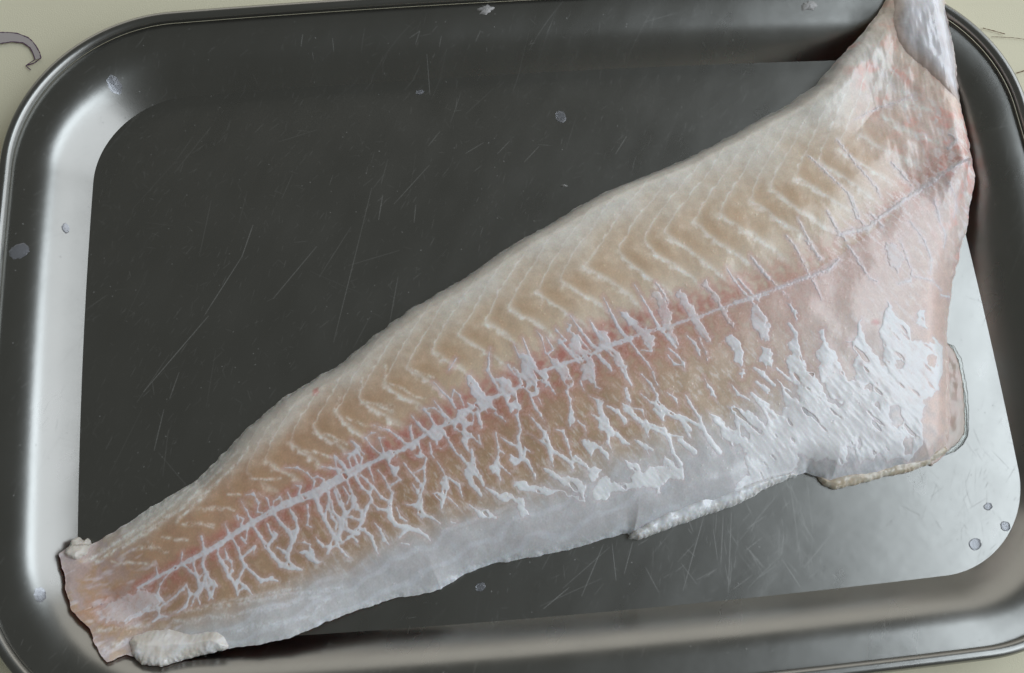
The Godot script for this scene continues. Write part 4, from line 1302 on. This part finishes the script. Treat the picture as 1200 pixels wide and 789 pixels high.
func membrane_belly() -> void:
	patch([153.5,-29.1, 155.5,-30.0, 156.9,-32.7, 160.7,-36.2, 163.4,-38.9, 164.4,-41.0, 162.8,-44.2, 161.4,-44.9, 160.2,-42.6, 158.9,-39.7, 156.0,-35.9, 154.1,-32.7], 0.85)
	patch([143.4,-28.8, 145.9,-30.0, 147.3,-32.7, 151.1,-34.6, 153.9,-37.3, 156.7,-39.9, 159.9,-43.2, 161.7,-45.0, 161.0,-46.7, 159.5,-44.0, 156.7,-41.3, 153.8,-38.9, 150.1,-38.0, 147.2,-35.6, 144.3,-33.2, 142.6,-31.1], 1.00)
	patch([134.1,-27.6, 136.0,-29.2, 137.8,-31.1, 140.2,-31.9, 141.3,-35.1, 143.5,-35.5, 143.3,-38.7, 143.2,-41.6, 140.3,-41.2, 140.3,-37.9, 139.4,-34.8, 137.0,-34.3, 135.5,-31.6], 0.90)
	patch([128.3,-32.7, 131.1,-33.8, 132.1,-37.2, 130.2,-37.0, 127.2,-34.8], 0.70)
	patch([169.0,-27.8, 171.1,-27.8, 173.3,-30.2, 174.9,-32.7, 176.0,-35.9, 174.7,-37.3, 173.8,-34.8, 172.5,-31.9, 170.2,-33.1, 169.3,-31.3], 0.85)
	patch([166.9,-36.2, 170.2,-36.5, 171.3,-39.0, 169.7,-40.9, 167.8,-41.3, 165.8,-41.0], 1.00)
	patch([171.6,-40.5, 172.2,-43.5, 175.3,-45.6, 177.8,-46.2, 180.3,-44.0, 178.9,-40.0, 179.0,-38.4, 180.5,-39.4, 182.0,-42.1, 183.6,-43.0, 183.6,-45.7, 186.7,-45.1, 190.4,-46.2, 192.4,-43.8, 194.1,-45.9, 196.0,-50.9, 194.0,-54.7, 192.6,-52.7, 190.1,-52.1, 187.0,-52.7, 184.2,-54.7, 184.5,-52.1, 181.1,-50.5, 176.9,-49.1, 172.8,-47.8, 168.4,-48.3, 164.8,-47.2, 163.4,-45.8, 166.1,-42.5, 168.9,-41.8], 1.00)
	strand([131.1,-26.8,0.44, 131.4,-29.0,0.25], 1.00)
	strand([181.3,-30.4,0.31, 181.9,-34.0,0.44, 183.6,-35.5,0.12], 1.00)
	strand([186.6,-35.9,0.25, 188.0,-38.6,0.44, 187.9,-41.6,0.12], 1.00)
	strand([187.5,-24.5,0.44, 189.5,-28.8,0.56, 191.2,-32.4,0.62, 190.4,-36.0,0.16], 1.00)
	strand([191.2,-32.4,0.44, 194.1,-35.1,0.50, 196.9,-39.2,0.50, 195.8,-44.1,0.44, 196.0,-48.9,0.94], 1.00)
	strand([197.2,-38.6,0.37, 201.1,-41.2,0.25], 1.00)
	strand([196.6,-28.8,0.62, 197.8,-32.1,0.62, 197.8,-33.4,0.19], 1.00)
	strand([198.6,-30.4,0.50, 202.3,-34.2,0.50, 204.0,-35.7,0.44], 1.00)
	strand([161.0,-28.6,0.31, 163.2,-32.4,0.44, 162.7,-34.2,0.19], 1.00)
	strand([165.3,-31.1,0.44, 166.9,-34.8,0.44, 167.4,-36.4,0.25], 1.00)

func membrane_right() -> void:
	patch([191.9,4.6, 194.7,2.4, 193.8,-3.0, 194.8,-7.4, 194.0,-11.8, 192.2,-10.5, 191.8,-5.0, 190.8,0.4], 0.80)
	patch([201.2,7.5, 203.1,5.6, 204.9,1.5, 207.6,-2.7, 208.3,-6.0, 207.7,-9.7, 204.8,-10.7, 204.3,-7.1, 203.3,-1.7, 201.6,2.5], 0.75)
	patch([214.5,7.6, 216.5,7.6, 218.1,5.9, 218.9,1.7, 217.2,-3.3, 215.4,-5.5, 215.3,-8.4, 215.6,-11.5, 214.4,-13.8, 212.8,-11.2, 212.6,-6.2, 213.7,1.2], 0.50)
	patch([222.1,4.1, 224.9,4.7, 225.7,0.5, 225.9,-5.5, 226.0,-10.6, 226.5,-15.2, 224.6,-16.8, 222.9,-14.5, 222.9,-9.1, 222.4,-2.9], 0.70)
	patch([231.8,3.5, 234.8,3.6, 235.4,-1.1, 235.6,-6.1, 236.0,-12.4, 235.9,-16.2, 233.9,-15.3, 233.3,-10.1, 233.3,-3.1], 0.50)
	patch([230.4,-17.1, 233.4,-17.0, 234.5,-21.4, 233.2,-26.6, 231.6,-28.6, 230.0,-27.0, 231.0,-24.1, 229.9,-19.8], 0.90)
	patch([240.7,-15.6, 246.6,-11.5, 246.9,-14.6, 247.6,-17.9, 243.7,-24.8, 242.5,-21.4, 241.0,-18.7], 0.70)
	patch([240.4,-26.1, 242.6,-26.7, 238.3,-34.7, 237.7,-29.2], 0.90)
	patch([187.3,-22.8, 189.6,-23.9, 190.4,-27.9, 192.0,-30.5, 193.1,-32.0, 190.8,-35.5, 190.4,-33.5, 189.7,-29.4, 187.7,-25.7], 1.00)
	patch([180.8,-16.9, 181.6,-18.2, 180.1,-20.2, 180.1,-24.8, 181.2,-29.1, 179.7,-30.2, 179.3,-27.2, 177.5,-31.8, 177.4,-29.1, 176.3,-25.8], 1.00)
	patch([198.5,-26.2, 200.1,-29.7, 202.8,-33.8, 201.6,-34.2, 199.7,-32.3, 197.8,-33.3, 197.0,-30.1], 1.00)
	patch([216.9,-26.5, 218.3,-28.5, 218.6,-32.4, 217.1,-35.4, 216.5,-32.8], 1.00)
	patch([212.9,-36.7, 215.3,-39.7, 217.6,-44.5, 219.1,-49.0, 220.2,-54.1, 220.6,-56.1, 215.6,-53.7, 213.7,-46.4, 212.9,-40.5], 1.00)
	patch([219.6,-39.0, 223.1,-39.7, 225.1,-43.4, 227.0,-47.1, 227.0,-50.9, 227.4,-54.8, 225.4,-58.4, 221.8,-56.7, 221.5,-50.1, 221.2,-43.4], 1.00)
	strand([188.5,-1.9,0.59, 195.0,-2.6,0.47, 200.5,-3.3,0.47, 207.0,-3.9,0.51, 213.1,-5.4,0.51, 219.6,-6.0,0.51, 227.0,-7.1,0.42, 234.7,-7.7,0.42, 240.3,-8.4,0.38, 245.8,-9.5,0.38, 251.9,-10.4,0.30], 0.75)
	strand([194.0,-11.8,0.42, 193.2,-15.2,0.21, 193.3,-17.7,0.13], 1.00)
	strand([187.9,-4.1,0.42, 189.4,-8.7,0.34, 189.1,-10.9,0.17], 1.00)
	strand([198.8,13.4,0.13, 198.6,8.2,0.25, 198.6,2.5,0.34, 199.9,-3.5,0.42, 200.5,-8.7,0.34, 201.7,-13.6,0.25, 202.3,-18.1,0.17], 1.00)
	strand([204.3,-7.1,0.34, 204.8,-10.7,0.25, 201.9,-8.9,0.13], 1.00)
	strand([210.7,12.7,0.13, 210.9,6.3,0.25, 211.3,1.4,0.42, 211.3,-4.0,0.51, 212.5,-9.1,0.51, 213.2,-13.3,0.42], 1.00)
	strand([210.8,-12.2,0.34, 212.3,-15.8,0.34, 213.1,-19.0,0.34, 212.6,-20.7,0.17], 1.00)
	strand([209.4,-13.9,0.17, 210.1,-18.1,0.34, 212.3,-19.6,0.17], 1.00)
	strand([217.7,10.0,0.17, 218.5,5.7,0.25, 218.5,1.9,0.17], 0.60)
	strand([218.8,-11.1,0.25, 219.9,-14.5,0.42, 219.8,-17.4,0.51, 219.4,-20.0,0.17], 1.00)
	strand([222.3,-13.7,0.17, 221.8,-19.3,0.17, 220.9,-21.7,0.13], 0.60)
	strand([230.8,-30.1,0.42, 229.1,-32.2,0.25], 1.00)
	strand([243.2,4.1,0.21, 243.5,-0.9,0.30, 244.5,-6.4,0.38, 245.6,-11.5,0.42], 0.80)
	strand([245.1,-0.7,0.17, 246.4,-6.7,0.21, 247.7,-11.4,0.21], 0.70)
	strand([253.0,4.5,0.17, 254.1,-1.9,0.30, 254.9,-5.3,0.34], 0.70)
	strand([234.7,-31.1,0.25, 236.7,-33.9,0.42, 237.1,-36.9,0.51], 1.00)
	strand([232.7,-35.8,0.21, 234.7,-38.6,0.59, 235.5,-39.9,0.51], 1.00)
	strand([190.6,-18.3,0.25, 190.0,-21.3,0.25, 190.4,-23.3,0.17], 1.00)
	strand([190.0,-25.0,0.17, 192.7,-27.2,0.25, 192.4,-29.8,0.17], 1.00)
	strand([193.1,-32.9,0.42, 196.6,-36.4,0.59, 196.6,-40.1,0.42, 195.5,-44.1,0.25], 1.00)
	strand([182.5,-20.9,0.21, 184.8,-23.9,0.42, 185.8,-27.6,0.42, 185.6,-28.9,0.17], 1.00)
	strand([181.4,-30.6,0.34, 182.8,-34.4,0.17], 1.00)
	strand([198.0,-16.1,0.21, 199.5,-20.6,0.34, 199.7,-24.9,0.34, 198.1,-27.9,0.85, 200.7,-32.3,0.76, 203.6,-36.0,0.68, 204.7,-40.3,0.51], 1.00)
	strand([194.9,-22.1,0.17, 196.6,-26.2,0.34, 198.1,-27.9,0.34], 1.00)
	strand([203.6,-36.0,0.59, 203.2,-41.4,0.42, 203.4,-42.9,0.17], 1.00)
	strand([201.7,-17.4,0.17, 201.3,-21.9,0.17], 1.00)
	strand([203.2,-25.6,0.17, 204.9,-28.8,0.34, 204.5,-31.4,0.17], 1.00)
	strand([208.6,-29.1,0.34, 208.6,-31.9,0.42, 209.4,-37.9,0.42, 208.6,-41.2,0.68, 209.0,-46.0,0.85, 210.1,-51.1,1.01], 1.00)
	strand([203.6,-34.2,0.34, 208.6,-41.2,0.76], 1.00)
	strand([224.8,-33.0,0.17, 225.3,-36.5,0.42, 227.9,-40.1,0.34], 1.00)
	strand([229.9,-38.2,0.25, 231.0,-41.6,0.59, 233.1,-44.4,0.68], 1.00)
	strand([185.9,-35.0,0.25, 188.0,-38.3,0.59, 189.7,-40.5,0.34], 1.00)
	strand([199.7,-41.6,0.85, 202.4,-47.4,1.01], 1.00)
	strand([303.8,-2.6,0.58, 312.0,-1.5,0.78, 322.1,0.2,0.78, 329.6,1.1,0.68, 336.4,1.8,0.49, 344.2,2.0,0.34], 0.50)
	strand([339.4,8.8,0.58, 343.5,10.1,0.44, 342.6,13.3,0.29], 0.45)
	strand([315.7,34.5,0.15, 326.4,35.1,0.15, 340.0,33.2,0.19], 0.35)
	strand([292.0,29.1,0.19, 294.3,20.9,0.29, 297.7,8.3,0.29, 296.9,0.5,0.24], 0.45)
	strand([305.1,30.1,0.19, 306.2,18.0,0.29, 308.4,7.2,0.34, 307.8,4.0,0.24], 0.45)
	strand([301.4,-0.3,0.39, 303.0,-5.9,0.49], 0.40)
	strand([297.2,9.6,0.24, 295.9,0.9,0.39, 297.2,-3.2,0.39], 0.45)
	strand([319.0,13.8,0.24, 321.2,6.8,0.34, 321.4,3.1,0.24], 0.40)
	strand([333.2,-2.3,0.29, 334.5,-8.8,0.34, 331.0,-13.7,0.29], 0.35)
	strand([326.0,-5.4,0.39, 325.0,-11.7,0.49], 0.35)

func membrane_head() -> void:
	patch([261.1,-30.2, 263.5,-29.5, 262.5,-33.7, 263.1,-39.5, 262.5,-47.4, 263.2,-51.4, 260.5,-52.7, 252.9,-49.1, 254.1,-43.5, 256.6,-38.2, 257.0,-34.8, 259.2,-35.3], 1.00)
	patch([274.7,-33.8, 278.0,-31.6, 276.6,-35.6, 275.3,-40.6, 275.8,-46.4, 277.6,-51.8, 274.7,-55.0, 267.8,-53.6, 267.6,-47.1, 269.8,-39.8, 268.1,-36.8, 272.2,-37.3], 1.00)
	patch([283.0,-36.7, 288.6,-31.7, 290.5,-30.3, 289.7,-34.1, 290.8,-38.3, 292.8,-41.9, 291.4,-46.0, 292.9,-50.4, 291.9,-53.6, 285.7,-51.8, 280.6,-48.6, 279.5,-43.5, 280.9,-39.5], 1.00)
	patch([296.8,-39.9, 299.5,-37.3, 301.3,-38.9, 299.9,-43.0, 299.5,-45.5, 296.7,-44.5, 295.0,-41.9], 1.00)
	patch([255.9,-15.5, 258.3,-15.7, 257.5,-22.9, 256.3,-23.3, 256.1,-19.4], 1.00)
	patch([249.5,-28.5, 253.4,-28.4, 252.0,-33.4, 253.0,-40.2, 250.6,-48.0, 243.8,-44.8, 245.8,-39.5, 244.7,-36.3, 248.2,-33.4], 1.00)
	patch([244.4,-11.9, 246.7,-12.1, 246.8,-16.9, 246.6,-21.5, 244.2,-25.0, 241.5,-23.8, 241.4,-18.1], 0.85)
	patch([239.6,-26.5, 242.6,-26.1, 244.1,-27.8, 240.5,-34.3, 239.1,-32.6, 237.6,-30.1], 1.00)
	patch([233.7,-18.2, 234.0,-21.1, 232.3,-27.6, 230.8,-28.7, 229.3,-26.2], 1.00)
	strand([299.8,-49.2,0.57, 301.7,-53.1,0.89, 295.7,-60.3,1.37, 292.0,-62.7,1.37], 1.00)
	strand([253.2,-22.8,0.57, 253.8,-26.8,0.65, 252.5,-29.9,0.40], 1.00)
	strand([234.6,-31.4,0.24, 236.1,-34.8,0.49, 238.2,-39.5,0.57], 1.00)
	strand([233.2,-35.7,0.24, 234.9,-40.5,0.57], 1.00)
	strand([241.7,-34.8,0.40, 244.2,-40.6,0.57], 1.00)
	strand([229.2,-30.7,0.32, 230.8,-31.4,0.32], 1.00)
	strand([253.3,3.9,0.16, 255.4,-5.6,0.28, 258.0,-14.6,0.20], 0.55)
	strand([245.0,0.2,0.12, 246.3,-6.1,0.24, 247.6,-10.6,0.24], 0.55)
	strand([268.5,5.5,0.24, 269.5,0.3,0.32, 268.8,-12.9,0.24, 268.3,-20.4,0.12], 0.50)
	strand([275.5,9.1,0.24, 275.1,-2.2,0.36, 276.1,-7.5,0.32], 0.50)
	strand([274.0,1.2,0.16, 275.3,-7.1,0.24], 0.50)
	strand([286.5,7.1,0.32, 286.7,0.3,0.40, 287.7,-5.0,0.32], 0.50)
	strand([287.5,-6.9,0.40, 287.6,-14.9,0.32, 288.0,-20.9,0.24, 289.9,-22.8,0.24], 0.50)
	strand([312.1,-36.6,0.32, 316.5,-38.4,0.36, 315.6,-42.0,0.28, 313.4,-44.9,0.20], 1.00)
	strand([296.8,-26.8,0.28, 301.5,-27.8,0.40, 304.5,-24.7,0.20], 0.50)
	strand([303.4,-26.6,0.20, 309.9,-30.9,0.28, 313.0,-35.1,0.28], 0.45)
	strand([313.1,-8.7,0.28, 314.7,-17.0,0.36, 313.9,-24.1,0.36, 310.7,-28.5,0.20], 0.50)
	strand([306.0,-13.4,0.28, 304.8,-20.6,0.36, 304.3,-23.2,0.20], 0.45)
	strand([324.2,-12.2,0.28, 324.5,-18.4,0.32, 321.5,-21.9,0.16], 0.50)
	strand([239.6,-7.7,0.36, 248.5,-9.1,0.36, 257.7,-10.1,0.44, 267.0,-11.0,0.49, 276.5,-11.7,0.49, 281.5,-10.1,0.49], 0.50)
	strand([286.2,-2.3,0.57, 291.9,-3.0,0.97, 297.2,-4.4,0.73, 303.1,-3.1,0.57], 0.45)
	patch([301.1,-11.3, 303.9,-13.5, 304.0,-20.3, 298.6,-23.7, 296.7,-20.0, 298.3,-14.9], 0.45)
	patch([221.1,-41.5, 226.0,-42.9, 228.9,-49.7, 231.2,-49.0, 236.1,-48.7, 238.4,-47.1, 239.6,-37.8, 242.9,-43.0, 243.6,-47.8, 245.7,-34.4, 247.7,-32.6, 248.8,-33.1, 250.2,-38.3, 251.7,-42.6, 253.5,-46.2, 257.7,-35.4, 260.8,-34.1, 261.5,-37.2, 261.7,-43.7, 263.3,-49.5, 265.0,-49.9, 267.1,-44.5, 269.6,-40.1, 273.2,-39.0, 275.4,-41.9, 276.1,-45.9, 276.3,-52.4, 278.1,-45.9, 281.8,-43.0, 295.0,-48.8, 300.4,-50.5, 300.9,-54.2, 296.9,-57.5, 293.9,-61.9, 292.2,-65.7, 286.6,-67.3, 283.6,-66.9, 280.1,-71.6, 277.7,-76.8, 273.5,-81.5, 269.2,-82.8, 265.4,-79.5, 261.8,-79.8, 260.1,-76.2, 256.3,-76.5, 254.0,-75.0, 251.0,-76.1, 251.8,-71.5, 248.5,-74.1, 246.4,-73.9, 243.0,-69.6, 239.1,-69.2, 236.4,-64.6, 235.1,-63.2, 233.5,-68.1, 222.5,-68.0, 208.3,-67.4, 210.0,-62.6, 215.9,-61.9, 218.3,-53.5, 217.2,-48.6], 1.00)
	opening([266.3,-37.7, 269.5,-38.2, 269.3,-42.7, 267.2,-44.7, 265.1,-43.3])
	opening([263.8,-38.3, 264.5,-39.6, 264.4,-44.1, 264.6,-49.7, 263.5,-49.9, 263.2,-44.5])
	opening([253.2,-45.2, 253.7,-46.3, 253.8,-51.8, 256.3,-55.0, 255.2,-55.2, 252.8,-51.8])
	opening([252.0,-36.9, 252.9,-37.8, 253.4,-42.1, 252.5,-42.6, 251.6,-39.4])
	opening([235.5,-41.0, 236.8,-41.3, 237.8,-46.4, 237.0,-47.1, 236.0,-44.6])
	opening([281.3,-50.6, 283.1,-51.0, 283.7,-52.6, 281.8,-53.2, 280.6,-52.2])
	opening([267.4,-53.3, 269.1,-53.8, 269.3,-55.1, 267.7,-55.3, 266.7,-54.3])
	opening([271.1,-63.0, 273.8,-65.0, 273.3,-69.3, 270.2,-71.0, 268.9,-69.0, 269.5,-65.7])
	opening([268.2,-60.3, 268.3,-61.9, 267.5,-62.4, 267.3,-61.4])
	opening([250.7,-69.4, 253.1,-70.4, 252.1,-75.8, 248.9,-74.7])
	opening([255.7,-68.5, 256.2,-69.2, 255.1,-70.9, 254.6,-70.2])
	opening([293.5,-53.9, 296.9,-55.5, 294.2,-58.4, 292.1,-56.8])
	opening([271.4,-74.7, 273.0,-76.3, 271.1,-80.4, 269.1,-79.5, 269.3,-76.3])
	opening([229.0,-43.5, 230.9,-45.3, 231.2,-48.1, 229.7,-49.2, 228.8,-45.6])
	opening([221.0,-45.9, 222.1,-48.3, 221.3,-51.4, 219.9,-49.8])
	opening([216.1,-50.7, 217.6,-52.3, 217.5,-55.8, 215.3,-59.1, 214.1,-56.0])
	opening([240.8,-42.4, 242.3,-44.1, 243.0,-46.2, 241.7,-46.0])
	opening([234.8,-63.9, 236.2,-65.3, 238.2,-69.9, 233.9,-68.3])
	strand([230.5,-41.5,0.40, 233.1,-47.2,0.65, 234.5,-53.3,0.97], 1.00)
	strand([229.4,-38.3,0.32, 230.9,-44.4,0.49, 230.8,-51.5,0.73], 1.00)

func septa() -> void:
	faint([82.9,11.3,0.25, 86.4,9.0,0.42, 90.4,5.7,0.25, 92.2,3.9,0.21], 0.60)
	faint([89.7,14.4,0.25, 93.8,11.4,0.34, 96.7,7.7,0.25, 98.5,5.8,0.21], 0.60)
	faint([65.2,9.5,0.21, 70.4,6.9,0.34, 74.2,5.5,0.21], 0.60)
	faint([49.8,6.3,0.21, 53.5,4.5,0.34, 56.9,2.3,0.21], 0.60)
	faint([41.5,5.1,0.21, 45.9,2.9,0.34, 48.3,0.4,0.21], 0.60)
	faint([57.1,8.1,0.17, 60.8,6.3,0.21], 0.60)
	faint([72.8,10.7,0.30, 73.1,9.2,0.25], 0.60)
	faint([39.8,5.6,0.21, 45.1,3.4,0.38, 48.9,1.1,0.17], 0.55)
	faint([32.5,4.8,0.34, 39.4,0.1,0.25], 0.55)
	faint([22.1,5.7,0.21, 27.6,3.8,0.38, 32.2,-0.3,0.21], 0.55)
	faint([14.1,5.3,0.17, 21.3,1.2,0.29, 26.9,-2.4,0.17], 0.55)
	faint([46.7,7.5,0.25, 51.3,6.1,0.34], 0.55)
	faint([102.0,13.9,0.21, 105.7,9.7,0.34, 110.2,5.7,0.25, 113.0,3.9,0.21], 0.55)
	faint([118.9,18.8,0.21, 123.1,13.8,0.38, 125.2,10.4,0.42, 128.0,8.5,0.21], 0.55)
	faint([108.3,17.9,0.21, 112.0,13.6,0.38, 116.1,10.6,0.93, 116.7,8.0,0.34], 0.55)
	faint([127.8,20.1,0.25, 131.2,15.5,0.38, 134.4,13.4,0.30], 0.55)
	faint([94.5,9.2,0.21, 97.0,6.7,0.38], 0.55)
	faint([99.2,15.8,0.21, 100.0,18.7,0.25, 102.9,22.1,0.21], 0.55)
	faint([112.4,24.1,0.17, 108.5,18.2,0.17], 0.55)
	faint([121.0,24.6,0.25, 118.8,20.7,0.21], 0.55)
	faint([6.8,9.4,0.39, 18.8,10.6,0.49, 33.9,12.3,0.44, 49.0,17.3,0.39, 61.2,21.9,0.29], 0.75)
	faint([9.9,7.4,0.29, 23.6,8.7,0.39, 37.6,10.3,0.39, 51.0,14.8,0.39, 64.5,20.9,0.29], 0.75)
	faint([19.2,7.8,0.29, 33.0,9.0,0.29, 41.8,10.8,0.24], 0.75)
	faint([27.7,14.1,0.49, 38.4,16.2,0.49, 49.3,19.7,0.39, 57.7,21.8,0.29], 0.75)
	faint([38.5,7.2,0.29, 50.2,11.8,0.39, 63.4,16.8,0.34, 68.6,19.6,0.29], 0.75)
	faint([4.4,16.2,0.49, 9.7,14.8,0.39], 0.75)
	faint([20.5,-16.8,0.24, 34.8,-21.0,0.39, 52.6,-25.9,0.39, 65.9,-29.4,0.29], 0.75)
	faint([24.8,-20.9,0.29, 42.2,-27.6,0.44, 59.9,-32.4,0.44, 70.6,-34.7,0.29], 0.75)
	faint([39.8,-23.4,0.39, 57.6,-28.3,0.49, 77.8,-35.3,0.39], 0.75)
	faint([42.4,-32.6,0.39, 56.4,-36.6,0.49, 65.8,-39.3,0.39], 0.75)
	faint([3.7,-13.4,0.39, 10.7,-15.9,0.39, 18.0,-18.5,0.39], 0.75)
	faint([65.5,-40.1,0.39, 68.4,-37.6,0.39, 72.7,-36.8,0.29], 0.75)
	faint([3.4,-20.8,0.68, 7.4,-20.0,0.78, 10.4,-20.6,0.49], 0.75)

func flap_outline() -> Array:
	return [362.3,81.5, 348.2,60.6, 346.6,53.8, 347.3,48.5, 349.1,42.9, 350.9,35.9, 352.6,28.5, 355.1,23.1, 358.2,25.0, 361.2,31.7, 365.5,40.6, 369.4,49.6, 372.6,56.3, 375.4,63.9, 379.5,73.4]

func lump_outline() -> Array:
	return [11.0,-20.7, 12.6,-19.2, 15.6,-19.3, 19.7,-19.8, 24.0,-21.3, 26.6,-23.2, 30.3,-26.5, 34.8,-27.8, 37.9,-29.1, 39.5,-32.6, 39.2,-36.4, 36.9,-36.7, 30.7,-35.0, 22.8,-33.3, 18.4,-32.8, 13.4,-29.5, 11.2,-25.4]

func bead_outline() -> Array:
	return [169.9,-62.6, 172.2,-61.2, 176.3,-60.4, 180.8,-59.4, 186.4,-58.9, 191.7,-59.6, 199.1,-60.0, 206.3,-62.3, 214.3,-63.2, 223.3,-65.4, 230.7,-67.4, 233.0,-69.8, 222.0,-68.7, 210.1,-69.3, 197.3,-67.5, 188.8,-66.5, 179.5,-65.4, 172.7,-64.6]

func strip_outline() -> Array:
	return [239.1,-72.4, 242.2,-75.3, 247.1,-74.7, 251.9,-75.4, 263.9,-78.6, 272.7,-81.6, 279.8,-82.7, 285.7,-82.6, 285.1,-85.6, 277.2,-86.8, 268.5,-85.8, 261.0,-83.8, 250.4,-81.6, 242.3,-79.6, 239.3,-76.5]

func under_outline() -> Array:
	return [302.7,-50.0, 307.1,-52.8, 307.8,-56.5, 306.9,-61.0, 303.6,-68.2, 299.0,-76.2, 294.7,-82.6, 291.5,-84.7, 289.0,-85.2, 285.4,-85.8, 277.6,-87.7, 274.4,-84.4]

func shred_outline() -> Array:
	return [2.0,13.8, 4.8,18.0, 6.7,18.1, 7.8,16.4, 8.9,16.8, 9.3,14.2, 7.8,11.3, 4.7,10.8]

func pool_outline() -> Array:
	return [306.2,-51.0, 308.8,-54.5, 308.6,-59.5, 305.4,-67.4, 300.5,-76.4, 295.5,-84.0, 291.7,-86.5, 287.6,-87.2, 283.2,-86.4, 283.2,-82.0, 298.1,-61.9]
